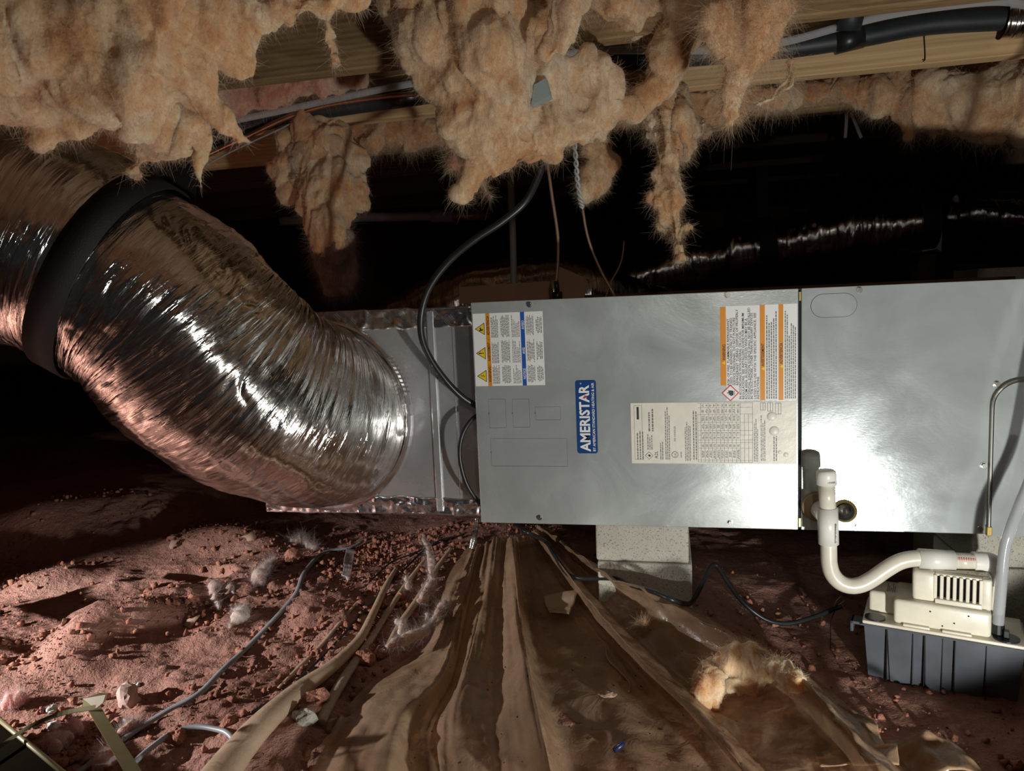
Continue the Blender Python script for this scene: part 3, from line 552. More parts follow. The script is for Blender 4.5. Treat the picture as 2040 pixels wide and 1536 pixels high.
path = [c0+np.array([0, 0.004, 0]), c0+np.array([0.0, -0.055, 0.005]), atd(538, 803, 1.45), atd(440, 735, 1.38), atd(330, 618, 1.33), atd(212, 537, 1.31), atd(60, 476, 1.30), atd(-150, 448, 1.29), atd(-420, 438, 1.29)]
FD = thing('flexible_duct', 'big crinkled silver foil flexible duct curving up left from the duct box', 'flexible duct', c0)
V, F, UV, AX, AS, FR = flex(path, 0.192, 620, 420, 7)
istrap = int(np.argmin(np.linalg.norm(AX-atd(234, 551, 1.315), axis=1))); V, F, UV, AX, AS, FR = flex(path, 0.192, 620, 420, 7, 1.0, [(AS[istrap], 0.04, 0.010)])
jac = mesh('foil_jacket', V, F, M['foil'], FD, uv=UV)
th = np.linspace(0, 2*math.pi, 60); MB().tube([c0+np.array([0.200*math.cos(t), -0.006, 0.205*math.sin(t)]) for t in th], 0.007, 8, False).build('collar_bead', M['foil_tape'], FD)
MB().tube([c0+np.array([0.183*math.cos(t), 0.0, 0.183*math.sin(t)]) for t in th], 0.012, 8, False).build('collar_flange', M['plenum'], FD)
# printed block on the collar tape
mb = MB()
for k, t in enumerate(np.linspace(0.25, 0.62, 9)):
    cc = c0+np.array([0.206*math.cos(t), -0.014, 0.211*math.sin(t)]); mb.box(cc-np.array([0.007, 0.0004, 0.0016]), cc+np.array([0.007, 0.0004, 0.0016]))
mb.build('printed_marks', M['greyink'], FD, kind='stuff')
# hanger strap
T, Nn, B = FR; ax = AX[istrap]; n, b, t = Nn[istrap], B[istrap], T[istrap]
HS = thing('hanger_strap', 'wide black woven strap slung around the big foil duct', 'strap', ax-np.array([0, 0, 0.2]))
ths = np.linspace(0, 2*math.pi, 97); W2 = 0.026
prof = [(-W2, 0.192), (-W2, 0.1955), (W2, 0.1955), (W2, 0.192)]
Vs = np.array([ax+a*t+(q+0.006*math.sin(3*x))*(math.cos(x)*n+math.sin(x)*b) for x in ths[:-1] for a, q in prof]); Fs = []
for i in range(96):
    for j in range(4): Fs.append([i*4+j, i*4+(j+1) % 4, ((i+1) % 96)*4+(j+1) % 4, ((i+1) % 96)*4+j])
mesh('loop', Vs, Fs, M['web'], HS)
top = ax+0.19*n; ja = np.array([top[0]-0.05, 0.015, ZJ+0.05]); pa = [top-0.02*n, top*0.5+ja*0.5, ja]
MB().add([p+s*np.array([0.028, 0.012, 0])+q*np.array([0, 0.0015, 0]) for p in pa for s, q in ((-1, 0), (1, 0), (1, 1), (-1, 1))], [[i*4+j, i*4+(j+1) % 4, (i+1)*4+(j+1) % 4, (i+1)*4+j] for i in range(2) for j in range(4)]).build('tail', M['web'], HS)

# ------------------------------------------------------------------ blocks under the unit
def block(px0, px1, z0, z1, y0, y1, label, seed, dx=0.0):
    xa = aty(px0, 1080, y0)[0]+dx; xb = aty(px1, 1080, y0)[0]+dx; bm = bmesh.new(); bmesh.ops.create_cube(bm, size=1)
    for v in bm.verts: v.co = Vector(((xa+xb)/2+v.co.x*(xb-xa), (y0+y1)/2+v.co.y*(y1-y0), (z0+z1)/2+v.co.z*(z1-z0)))
    bmesh.ops.bevel(bm, geom=list(bm.edges), offset=0.004, segments=2, profile=0.5, affect='EDGES'); bmesh.ops.subdivide_edges(bm, edges=[e for e in bm.edges if e.calc_length() > 0.05], cuts=10, use_grid_fill=True)
    Vv = np.array([v.co for v in bm.verts]); dsp = 0.0012*fbm(Vv*60, seed, 3)
    for v, q in zip(bm.verts, dsp): v.co += Vector((0, -1, 0))*float(q)
    o = MB().bm(bm).build('concrete_block', M['block'], None, True); tag(o, label, 'block', 'concrete blocks under the air handler'); return o
block(1187, 1372, -0.083, -0.0005, 0.028, 0.41, 'pale concrete block right under the middle of the air handler, upper of two', 3)
block(1189, 1378, -0.20, -0.085, 0.026, 0.41, 'shaded concrete block under the pale one, lower of two beside the plastic sheet', 4)
block(1937, 2140, -0.088, -0.0005, 0.075, 0.41, 'concrete block under the right end of the air handler behind the clear tube, upper', 5)
block(1936, 2140, -0.215, -0.090, 0.073, 0.41, 'concrete block low behind the pump, lower of the pair at the right end', 6)
xa = aty(1948, 543, 1.1)
pier = MB()
o = thing('block_pier', 'concrete pier peeking over the back of the air handler at far right', 'pier', (xa[0]+0.2, 1.2, -0.2))
for k in range(4): MB().box((xa[0], 1.1, -0.22+k*0.195), (xa[0]+0.40, 1.3, -0.03+k*0.195) if k < 3 else (xa[0]+0.4, 1.3, xa[2]+0.012), 0.004).build('block', M['block'], o)
c = aty(1850, 482, 2.1); sl = thing('broken_block', 'pale broken lump of masonry showing in the dark below the far duct', 'masonry', (c[0], 2.1, G0(c[0], 2.1)))
MB().tube([(c[0]-0.02, 2.16, float(G0(c[0], 2.16))-0.02), (c[0], 2.15, c[2]-0.05)], 0.05, 8).build('post', M['wall'], sl)
MB().poly([(c[0]-0.032, c[2]-0.042), (c[0]+0.028, c[2]-0.032), (c[0]+0.044, c[2]-0.045), (c[0]+0.046, c[2]+0.038), (c[0]+0.012, c[2]+0.036), (c[0]+0.004, c[2]+0.005), (c[0]-0.012, c[2]+0.012), (c[0]-0.016, c[2]+0.030), (c[0]-0.034, c[2]+0.020)], 2.08, 2.15).build('chunk', M['whiteish'], sl)
MB().poly([(c[0]-0.048+0.016*math.cos(t), c[2]-0.035+0.016*math.sin(t)) for t in np.linspace(0, 6.28, 10)[:-1]], 2.09, 2.15).build('chip', M['whiteish'], sl)
# ------------------------------------------------------------------ condensate pump
PU = np.array([0.949, -0.316, 0.0]); PV = np.array([0.316, 0.949, 0.0]); PO = np.array([0.706, -0.075, 0.0])
PM = np.eye(4); PM[:3, 0] = PU; PM[:3, 1] = PV; PM[:3, 2] = (0, 0, 1); PM[:3, 3] = PO
def pw(u, v, z): return PO+PU*u+PV*v+np.array([0, 0, z])
CP = thing('condensate_pump', 'cream condensate pump with black tank standing on the dirt at right', 'pump', pw(0.12, 0.055, -0.25))
LZ = -0.140; PLN = 0.232; PWD = 0.112
def pbox(name, mat, u0, u1, v0, v1, z0, z1, bev=0.004, parent=CP, seg=3): return MB().box((u0, v0, z0), (u1, v1, z1), bev, seg).xf(PM).build(name, mat, parent, True)
tank = MB()
n = 40; ring = []                                # tank: corrugated front, slightly tapered
seq = [(-0.004, PWD+0.004), (-0.004, -0.004)]
ups = [0.0, 0.036, 0.037, 0.075, 0.076, 0.092, 0.094, 0.118, 0.120, 0.136, 0.138, 0.180, 0.181, 0.225, 0.232]; prot = [0, 0, .004, .004, 0, 0, .005, .005, 0, 0, .004, .004, .001, .001, 0]
outline = [(-0.003, PWD)]+[(u, -p) for u, p in zip(ups, prot)]+[(0.236, PWD)]
V = []; 
for zi, sc in ((-0.252, 0.93), (-0.2, 0.965), (LZ-0.004, 1.0)):
    for u, v in outline: V.append(((u-0.116)*sc+0.116, (v-0.056)*sc+0.056, zi))
k = len(outline); F = [[a*k+j, a*k+(j+1) % k, (a+1)*k+(j+1) % k, (a+1)*k+j] for a in range(2) for j in range(k)]+[list(range(k))[::-1], [2*k+j for j in range(k)]]
tk = MB().add(V, F).xf(PM).build('tank', M['pump_tank'], CP)
for u in (0.0365, 0.0755, 0.093, 0.119, 0.137, 0.1805): MB().box((u-0.0006, -0.0055, -0.245), (u+0.0006, 0.001, LZ-0.006)).xf(PM).build('rib_line', M['dark'], tk)
MB().box((-0.022, 0.0, LZ-0.008), (0.0, 0.03, LZ-0.003), 0.001).box((-0.022, 0.0, LZ-0.022), (-0.017, 0.03, LZ-0.003), 0.001).xf(PM).build('hanger_hook', M['pump_tank'], tk)
MB().box((-0.005, -0.005, LZ-0.006), (0.238, PWD+0.004, LZ-0.003), 0.001).xf(PM).build('tank_rim', M['pump_tank'], tk)
lid = MB().box((-0.003, -0.003, LZ-0.003), (0.234, PWD+0.002, LZ+0.003), 0.0025, 3).xf(PM).build('lid', M['pump'], CP, True)
for u, v, rr in ((0.016, 0.016, 0.0165), (0.208, 0.018, 0.019)):
    q = MB().poly([(0, 0)]*0 or [(u+rr*math.cos(t), v+rr*math.sin(t)) for t in np.linspace(0, 6.283, 25)[:-1]], LZ+0.003, LZ+0.0055); q.V = [np.stack([a[:, 0], a[:, 2], a[:, 1]], 1) for a in q.V]; q.xf(PM).build('access_cap', M['black'], lid)
MB().box((0.204, 0.014, LZ+0.005), (0.212, 0.024, LZ+0.017), 0.001).xf(PM).build('cap_stem', M['black'], lid)
pbox('float_housing', M['pump'], 0.004, 0.062, 0.040, 0.105, LZ+0.003, LZ+0.042, 0.006)
hs = pbox('lower_housing', M['pump'], 0.045, 0.187, 0.006, 0.100, LZ+0.003, LZ+0.046, 0.006)
pbox('flange_foot', M['pump'], 0.060, 0.100, 0.0, 0.02, LZ+0.003, LZ+0.007, 0.001, hs); pbox('flange_foot', M['pump'], 0.118, 0.160, 0.0, 0.02, LZ+0.003, LZ+0.007, 0.001, hs)
up = pbox('motor_housing', M['pump'], 0.072, 0.187, 0.030, 0.100, LZ+0.040, LZ+0.098, 0.006)
pbox('housing_shoulder', M['pump'], 0.072, 0.108, 0.019, 0.04, LZ+0.044, LZ+0.097, 0.007, up); pbox('housing_edge', M['pump'], 0.172, 0.187, 0.019, 0.04, LZ+0.044, LZ+0.097, 0.004, up)
pbox('vent_sill', M['pump'], 0.106, 0.174, 0.016, 0.033, LZ+0.044, LZ+0.054, 0.002, up); pbox('vent_head', M['pump'], 0.106, 0.174, 0.0225, 0.04, LZ+0.092, LZ+0.0965, 0.0015, up)
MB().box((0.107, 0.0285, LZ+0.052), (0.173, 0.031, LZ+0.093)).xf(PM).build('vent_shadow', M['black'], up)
for i in range(8):
    u = 0.1065+i*0.00935; MB().box((u-0.0026, 0.019, LZ+0.052), (u+0.0026, 0.0295, LZ+0.0945), 0.0008, 1).xf(PM).build('vent_slat', M['pump'], up)
lb = MB()
for i in range(9): lb.box((0.032+i*0.0028, 0.05, LZ+0.0421), (0.0332+i*0.0028, 0.092-0.012*(i % 3), LZ+0.0424))
lb.xf(PM).build('printed_label', M['greyink'], CP, kind='stuff')
lb = MB(); R = random.Random(4)
for i in range(26): u = R.uniform(0.078, 0.125); v = R.uniform(0.036, 0.06); lb.box((u, v, LZ+0.0979), (u+R.uniform(0.002, 0.005), v+0.0012, LZ+0.0982))
for i in range(26): u = R.uniform(0.15, 0.183); v = R.uniform(0.036, 0.07); lb.box((u, v, LZ+0.0979), (u+R.uniform(0.002, 0.004), v+0.001, LZ+0.0982))
lb.xf(PM).build('moulded_lettering', M['greyink'], up, kind='stuff')
for u, z in ((0.10, LZ+0.034), (0.135, LZ+0.02), (0.155, LZ+0.036), (0.118, LZ+0.012)): MB().tube([pw(u, 0.0055, z), pw(u, 0.0065, z)], 0.0014, 8).build('dirt_speck', M['dark'], hs)
# barb + clear discharge tube
MB().tube([pw(0.197, 0.028, LZ+0.003), pw(0.197, 0.028, LZ+0.022)], 0.0095, 14).tube([pw(0.197, 0.028, LZ+0.022), pw(0.198, 0.028, LZ+0.040)], 0.0062, 12).build('discharge_barb', M['black'], CP)
y_ = pw(0.197, 0.028, 0)[1]
DT = thing('discharge_tube', 'clear vinyl tube rising from the pump at the right edge', 'tube', pw(0.197, 0.028, LZ+0.024))
tp = [pw(0.197, 0.028, LZ+0.020), pw(0.1985, 0.028, LZ+0.06), aty(2001, 1100, y_), aty(2013, 1055, y_), aty(2030, 1010, y_+0.005), aty(2060, 930, y_+0.01), aty(2100, 760, y_), aty(2130, 520, y_+0.05), aty(2145, 250, y_+0.2), aty(2130, 80, y_+0.36), aty(2070, 20, 0.30)]
tube('clear_hose', tp, 0.0085, M['clear'], DT, 14, 10)
tube('water_inside', tp[:6], 0.0058, simple('tube_bore', (0.20, 0.22, 0.24), 0.1), DT, 10, 10)

# ------------------------------------------------------------------ pvc condensate trap
YT = -0.065; RP = 0.0139; RF = 0.0172
DR = thing('condensate_drain', 'white pvc drain trap running from the cabinet down to the pump', 'pipe', aty(1690, 1170, YT))
def Z_(px, py): return aty(px, py, YT)
top = Z_(1647, 962); MB().tube([top, Z_(1648.5, 1015)], RP, 20).build('vent_stub', M['pvc'], DR, True)
cp_ = MB(); a = Z_(1645.8, 935); b = Z_(1646.6, 965); ax_ = (b-a)
cp_.tube([a, a+ax_*0.03, a+ax_*0.12, a+ax_*0.3, b], [0.008, 0.0128, 0.0158, RF-0.0004, RF-0.0002], 24).build('cap', M['pvc_fit'], DR, True)
mb = MB(); R = random.Random(8)
for i in range(12): mb.box((b[0]-0.008+i*0.00165, YT-RF-0.0002+0.0035*abs((i-6)/6)**2, b[2]+0.0055), (b[0]-0.0071+i*0.00165, YT-RF+0.003, b[2]+0.0078+R.uniform(0, 0.0006)))
mb.build('cap_print', M['greyink'], DR, kind='stuff')
t0 = Z_(1648.6, 1012); t1 = Z_(1650.6, 1083)
tee = MB().tube([t0, t1], RF, 24).build('tee', M['pvc_fit'], DR, True)
st0 = (t0+t1)/2+np.array([0, 0, 0.010]); st0[2] = Z_(1649, 1030)[2]
MB().tube([st0, (st0[0]-0.004, -0.020, st0[2])], RF, 20).build('tee_branch', M['pvc_fit'], tee, True)
mb = MB()
for i in range(22): z = t1[2]+0.006+i*0.0016; mb.box((t0[0]+0.0085, YT-0.0150-0.0006, z), (t0[0]+0.0105+R.uniform(0, 0.0014), YT-0.0105, z+0.0009))
mb.build('tee_print', M['ink'], tee, kind='stuff')
MB().tube([(st0[0]-0.004, -0.03, st0[2]), (st0[0]-0.004, 0.0, st0[2])], 0.0125, 18).build('drain_nipple', M['pvc'], DR, True)
MB().tube([(st0[0]-0.008, -0.014, st0[2]+0.002), (st0[0]-0.008, -0.002, st0[2]+0.002)], 0.026, 24).build('drain_boss', simple('tan_gasket', (0.42, 0.33, 0.20), 0.7), DR, True)
bend = [t1+np.array([0, 0, 0.006]), Z_(1651, 1100), Z_(1652, 1122), Z_(1658, 1143), Z_(1672, 1159), Z_(1692, 1167), Z_(1714, 1165), Z_(1738, 1153), Z_(1764, 1135), Z_(1790, 1120), Z_(1815, 1113.5), Z_(1845, 1112)]
tube('trap_bend', bend, RP, M['pvc'], DR, 20, 8)
e0 = Z_(1830, 1112.5); e1 = Z_(1900, 1117); e2 = Z_(1942, 1119)
MB().tube([e0, e1], RF, 24).build('coupling', M['pvc_fit'], DR, True); MB().tube([e1, e2], RP, 20).build('outlet_pipe', M['pvc'], DR, True)
mb = MB()
for i in range(9): q = e1+(e2-e1)*(i/9); mb.box((q[0], YT-0.0128, q[2]+0.0058), (q[0]+0.002, YT-0.0098, q[2]+0.0092))
mb.build('pipe_print', M['redink'], DR, kind='stuff')
e3 = Z_(1938, 1119); e4 = e3+np.array([0.026, 0.004, 0.0]); 
tube('elbow', [e3, Z_(1960, 1120), Z_(1976, 1126)+np.array([0, 0.006, 0]), Z_(1984, 1142)+np.array([0, 0.014, 0]), Z_(1986, 1165)+np.array([0, 0.02, 0])], [RF, RF, RF+0.001, RF, RF], M['pvc_fit'], DR, 24, 8)
tube('inlet_pipe', [Z_(1986, 1160)+np.array([0, 0.02, 0]), Z_(1988, 1200)+np.array([0, 0.022, 0]), np.append((Z_(1990, 1245)+np.array([0, 0.03, 0]))[:2], LZ)], RP, M['pvc'], DR, 20, 4)
# second drain port, plugged
PG = aty(1683, 1018, -0.004); dp = MB().tube([(PG[0], -0.002, PG[2]), (PG[0], -0.008, PG[2])], 0.0205, 28).build('drain_port_rim', M['brass'], p2, True)
MB().tube([(PG[0]-0.001, -0.006, PG[2]), (PG[0]-0.001, -0.0095, PG[2])], 0.0165, 24).build('port_recess', M['dark'], dp, True)
MB().tube([(PG[0]-0.003, -0.009, PG[2]+0.002), (PG[0]-0.003, -0.014, PG[2]+0.002)], 0.0122, 24).build('port_plug', M['steel'], dp, True); MB().box((PG[0]-0.0055, -0.0150, PG[2]-0.005), (PG[0]-0.0005, -0.0135, PG[2]+0.008)).build('plug_slot', M['dark'], dp)

# ------------------------------------------------------------------ cables at the unit
def cable(name, label, cat, P, r, mat, n=8, seg=10, flat=1.0, group=None):
    o = tube(name, P, r, mat, None, seg, n, flat); tag(o, label, cat, group); return o
cable('power_cable', 'thick black power cable looping from the insulation to the left end of the cabinet', 'cable', [aty(1085, 300, -0.02), aty(1075, 345, -0.02), aty(1048, 400, -0.03), aty(1000, 442, -0.035), aty(945, 478, -0.04), aty(895, 520, -0.04), aty(857, 570, -0.04), aty(840, 620, -0.035), aty(840, 670, -0.03), aty(858, 715, -0.02), aty(890, 760, -0.005), aty(922, 792, 0.012), aty(955, 812, 0.03)], 0.0068, M['rubber'])
cable('cable_loop', 'short black cable loop between the cabinet end and the metal duct box', 'cable', [aty(960, 822, 0.03), aty(938, 838, 0.012), aty(920, 870, 0.0), aty(916, 910, 0.0), aty(926, 955, 0.005), aty(945, 990, 0.015), aty(970, 1015, 0.035)], 0.0045, M['rubber'])

# ------------------------------------------------------------------ polythene ground sheet, folds fanning out from under the cabinet
RAILS = [  # five pixels from under the cabinet to the near end, height above the ground
 [(938, 1085), (885, 1170), (850, 1280), (715, 1385), (600, 1575), 0.004], [(946, 1085), (905, 1190), (872, 1305), (765, 1405), (680, 1575), 0.040], [(953, 1084), (920, 1205), (885, 1330), (805, 1425), (760, 1575), 0.052],
 [(962, 1084), (930, 1220), (900, 1350), (850, 1450), (850, 1575), 0.012], [(972, 1080), (948, 1215), (918, 1345), (880, 1445), (885, 1575), 0.048], [(985, 1075), (965, 1210), (937, 1340), (915, 1440), (930, 1575), 0.060], [(1000, 1075), (992, 1220), (985, 1340), (985, 1440), (1000, 1575), 0.046],
 [(1010, 1072), (1012, 1200), (1020, 1300), (1032, 1420), (1060, 1575), 0.066], [(1019, 1072), (1031, 1200), (1046, 1300), (1067, 1420), (1098, 1575), 0.092], [(1024, 1072), (1036, 1198), (1053, 1300), (1076, 1420), (1108, 1575), 0.080], [(1032, 1072), (1045, 1190), (1068, 1300), (1100, 1420), (1140, 1575), 0.012],
 [(1048, 1070), (1085, 1175), (1140, 1290), (1195, 1400), (1250, 1575), 0.012], [(1054, 1066), (1115, 1162), (1210, 1290), (1300, 1420), (1380, 1575), 0.018], [(1059, 1062), (1138, 1174), (1248, 1306), (1378, 1442), (1490, 1575), 0.022],
 [(1062, 1056), (1146, 1168), (1258, 1300), (1390, 1432), (1510, 1575), 0.082], [(1065, 1056), (1153, 1166), (1267, 1296), (1400, 1428), (1526, 1575), 0.084], [(1068, 1056), (1168, 1166), (1288, 1292), (1425, 1420), (1565, 1575), 0.030],
 [(1071, 1053), (1190, 1162), (1330, 1278), (1480, 1400), (1640, 1575), 0.040], [(1075, 1052), (1200, 1156), (1370, 1266), (1545, 1385), (1715, 1575), 0.055], [(1079, 1051), (1212, 1152), (1405, 1248), (1590, 1368), (1770, 1575), 0.100], [(1081, 1050), (1218, 1150), (1420, 1246), (1606, 1370), (1788, 1575), 0.104], [(1085, 1049), (1226, 1149), (1442, 1256), (1645, 1372), (1836, 1560), 0.004]]
nv = 90; rows_ = []
for rl in RAILS:
    h = rl[5]; P = np.array([gp(px, py, h*(0.5, 0.72, 0.9, 1.0, 1.0)[i]) for i, (px, py) in enumerate(rl[:5])]); P[0] = P[0] if P[0][1] < 0.5 else P[0]; rows_.append(spline(P, 24)[np.linspace(0, 96, nv).round().astype(int)])
rows_ = np.array(rows_); nr = len(RAILS); nu = (nr-1)*9+1
S_ = np.stack([spline(rows_[:, j], 9) for j in range(nv)], 1)          # nu x nv x 3
Q = S_.reshape(-1, 3); fan = np.stack([np.repeat(np.arange(nu)/9.0, nv)*1.6, np.tile(np.arange(nv)/nv*2.2, nu), np.zeros(nu*nv)], 1)
edgew = np.minimum(1, np.minimum(np.repeat(np.arange(nu), nv), np.repeat(nu-1-np.arange(nu), nv))/6.0)
Q = Q.copy(); Q[:, 2] += edgew*(0.006*fbm(fan*1.0, 51, 3)+0.0016*ridge(fan*np.array([2.2, 1.4, 1]), 57)+0.0025*fbm(Q*40, 53, 2))
right = (np.repeat(np.arange(nu)/9.0, nv) > 16)
Q[:, 2] += right*edgew*0.016*(np.abs(vn(Q*np.array([9, 16, 1])+5, 61))-0.2)
gz = G0(Q[:, 0], Q[:, 1]); Q[:, 2] = np.maximum(Q[:, 2], gz+0.006)
sheet = mesh('polythene_sheet', Q, grid_faces(nu, nv), M['poly'], None); tag(sheet, 'brown dusty polythene ground sheet with long folds spread below the cabinet', 'plastic sheet')
BV = None
def sheet_z(px, py, lift=0.004):               # first hit of a pixel ray on the sheet
    global BV
    if BV is None:
        from mathutils.bvhtree import BVHTree
        BV = BVHTree.FromPolygons([tuple(v) for v in Q], [tuple(int(i) for i in f) for f in grid_faces(nu, nv)])
    d = ray(px, py); h = BV.ray_cast(Vector(CAM), Vector(d).normalized())[0]
    return (np.array(h) if h else gp(px, py))+np.array([0, 0, lift])
def scrap(name, label, cat, pts, mat, z=0.01, crumple=0.012, seed=1, n=26, group=None, base=None):
    # a crumpled scrap of sheet from an outline of pixels on the ground
    P = np.array([gp(px, py, z) if base is None else base(px, py) for px, py in pts]); nu_ = n; a, b, c, d = P
    u, v = np.meshgrid(np.linspace(0, 1, nu_), np.linspace(0, 1, nu_), indexing='ij'); u = u.ravel()[:, None]; v = v.ravel()[:, None]
    Vv = (1-u)*(1-v)*a+u*(1-v)*b+u*v*c+(1-u)*v*d
    Vv = Vv+crumple*np.stack([0.3*fbm(Vv*18, seed, 2), 0.3*fbm(Vv*18, seed+5, 2), 0.9*ridge(Vv*np.array([16, 9, 3]), seed+9)+0.5*ridge(Vv*np.array([14, 30, 3]), seed+11)], 1)
    o = mesh(name, Vv, grid_faces(nu_, nu_), mat); so = o.modifiers.new('s', 'SOLIDIFY'); so.thickness = 0.0012; tag(o, label, cat, group); return o
scrap('polythene_flap', 'torn translucent flap of brown polythene at the lower right corner', 'plastic sheet', ((1770, 1470), (1900, 1500), (1990, 1560), (1720, 1570)), M['poly'], 0.02, 0.02, 3)
scrap('polythene_flap', 'small folded polythene flap standing on the flat part of the sheet', 'plastic sheet', ((1085, 1195), (1155, 1180), (1135, 1235), (1095, 1230)), M['poly_roll'], 0.02, 0.010, 5, 18)
scrap('polythene_flap', 'crumpled polythene flap on the near right folds of the sheet', 'plastic sheet', ((1600, 1400), (1740, 1440), (1790, 1560), (1640, 1560)), M['poly'], 0.045, 0.022, 7, 40)
# rolled and twisted strips of sheet on the left
def gl(L, h): return [gp(px, py, h) for px, py in L]
cable('polythene_roll', 'thick tan roll of twisted polythene lying on the red dirt', 'plastic sheet', gl([(790, 1130), (770, 1165), (742, 1225), (715, 1275), (665, 1325), (600, 1372), (535, 1430), (480, 1490), (420, 1570)], 0.012), [0.004, 0.007, 0.0085, 0.010, 0.013, 0.018, 0.022, 0.025, 0.03], M['poly_roll'], 8, 14, 0.75)
cable('polythene_roll', 'thin tan roll of polythene between the thick roll and the main sheet', 'plastic sheet', gl([(850, 1110), (812, 1160), (775, 1215), (745, 1265), (716, 1307), (680, 1360), (650, 1415), (640, 1440)], 0.008), [0.004, 0.006, 0.007, 0.007, 0.008, 0.010, 0.010, 0.008], M['poly_roll'], 8, 12, 0.7)
cable('polythene_roll', 'narrow tan pleat of polythene close along the left edge of the main sheet', 'plastic sheet', gl([(900, 1090), (872, 1130), (835, 1190), (800, 1240), (770, 1290)], 0.010), [0.004, 0.007, 0.008, 0.008, 0.005], M['poly_roll'], 8, 12, 0.7)
cable('polythene_roll', 'flat tan polythene strip in the dirt beside the thin black wire', 'plastic sheet', gl([(715, 1195), (690, 1225), (640, 1285), (600, 1325), (555, 1370)], 0.005), [0.002, 0.004, 0.005, 0.005, 0.003], M['poly_roll'], 8, 10, 0.5)
# cables and wires on the ground
cable('flat_cable', 'grey flat twin cable crossing the red dirt to the lower left', 'cable', gl([(720, 1080), (698, 1091), (645, 1101), (607, 1140), (586, 1188), (506, 1276), (447, 1331), (398, 1380), (335, 1415), (258, 1464), (160, 1536), (100, 1580)], 0.008), 0.0058, M['cable_grey'], 8, 12, 0.55)
cable('grey_cable', 'short grey cable arching from the plastic roll to the bottom edge', 'cable', gl([(470, 1480), (455, 1462), (436, 1454), (394, 1448), (349, 1457), (307, 1485), (262, 1525), (230, 1570)], 0.014), 0.0042, M['cable_grey'])
cable('black_wire', 'thin black wire running through the dirt beside the thick plastic roll', 'wire', gl([(905, 1070), (850, 1093), (800, 1140), (740, 1200), (690, 1258), (630, 1320), (560, 1382), (500, 1420)], 0.006), 0.0024, M['rubber'])
cable('black_wire', 'second thin black wire close to the cabinet among the dusty strands', 'wire', gl([(925, 1065), (880, 1075), (830, 1100), (780, 1120), (735, 1160)], 0.012), 0.002, M['rubber'])
cord = [aty(1030, 1046, 0.10), aty(1052, 1062, 0.0)]+[sheet_z(px, py, 0.009) for px, py in ((1085, 1085), (1104, 1112), (1125, 1145), (1150, 1160))]+[sheet_z(1222, 1164, 0.012), sheet_z(1250, 1173, 0.010), sheet_z(1305, 1193, 0.012), sheet_z(1345, 1212, 0.014), gp(1372, 1203, 0.04), gp(1385, 1190, 0.03), gp(1400, 1160, 0.05), gp(1413, 1132, 0.068), gp(1428, 1127, 0.07), gp(1450, 1160, 0.05), gp(1480, 1200, 0.03), gp(1525, 1234, 0.010), gp(1570, 1242, 0.008), gp(1620, 1230, 0.02), gp(1662, 1213, 0.03), gp(1676, 1208, 0.034)]
PC = thing('pump_cord', 'black cord snaking over the plastic past the blocks to a frayed end', 'cord', cord[10])
tube('sheath', cord, 0.0047, M['rubber'], PC, 10, 8)
tube('bare_wire', [cord[-1]-np.array([0.012, 0, 0.004]), cord[-1]+np.array([0.006, 0, 0.012])], 0.0012, M['steel'], PC, 6, 4); tube('bare_wire', [cord[-2], cord[-2]+np.array([0.004, 0, 0.016]), cord[-2]+np.array([0.012, 0, 0.026])], 0.0012, M['steel'], PC, 6, 4)
tube('stray_wire', [gp(1664, 1215, 0.03), gp(1655, 1240, 0.02), gp(1655, 1290, 0.006)], 0.001, M['rubber'], PC, 6, 6)
tw = thing('copper_whip', 'stiff brown wire hanging into a black fitting on the cabinet top', 'wire', aty(1109, 585, 0.2)); YW = 0.2
tube('wire', [aty(1086, 305, YW), aty(1093, 345, YW), aty(1101, 400, YW), aty(1110, 460, YW), aty(1112, 500, YW), aty(1110, 540, YW), aty(1107, 566, YW)], 0.0036, M['copper_dull'], tw, 8)
MB().tube([aty(1108, 560, YW), aty(1110, 581, YW)], 0.0055, 10).tube([aty(1110, 581, YW), np.append(aty(1110, 586, YW)[:2], H)], 0.011, 14).build('fitting', M['black'], tw, True)
yy = 0.45
def straw(name, label, cat, P, r, mat): return cable(name, label, cat, P, r, mat, 6, 7)
straw('twig', 'dry pale twig leaning behind the cabinet top, right of the brown paper', 'twig', [np.append(aty(1205, 583, yy)[:2], H), aty(1218, 560, yy), aty(1232, 535, yy), aty(1240, 510, yy), aty(1243, 480, yy)], 0.0022, M['copper_dull'])
pp = thing('kraft_paper', 'stiff brown paper scrap standing on the cabinet top', 'paper', np.append(aty(1140, 588, 0.34)[:2], H))
q = [np.append(aty(1112, 590, 0.34)[:2], H), aty(1112, 530, 0.34), aty(1176, 558, 0.34), np.append(aty(1163, 588, 0.34)[:2], H)]; MB().poly([(a[0], a[2]) for a in q], 0.34, 0.342).build('sheet', M['paper'], pp)
q = [np.append(aty(915, 600, 0.30)[:2], H), aty(915, 572, 0.30), aty(1095, 560, 0.30), np.append(aty(1108, 590, 0.30)[:2], H)]; MB().poly([(a[0], a[2]) for a in q], 0.30, 0.303).build('folded_flap', M['paper'], pp)
fb = thing('foil_scrap', 'small twist of shiny foil hanging at the cabinet lower left corner', 'foil', aty(945, 1090, 0.07)); V, F, UV, *_ = flex([aty(950, 1035, 0.12), aty(948, 1055, 0.10), aty(944, 1072, 0.07), aty(938, 1092, 0.06)], 0.006, 40, 24, 3, 0.35); mesh('twist', V, F, M['foil'], fb, uv=UV)

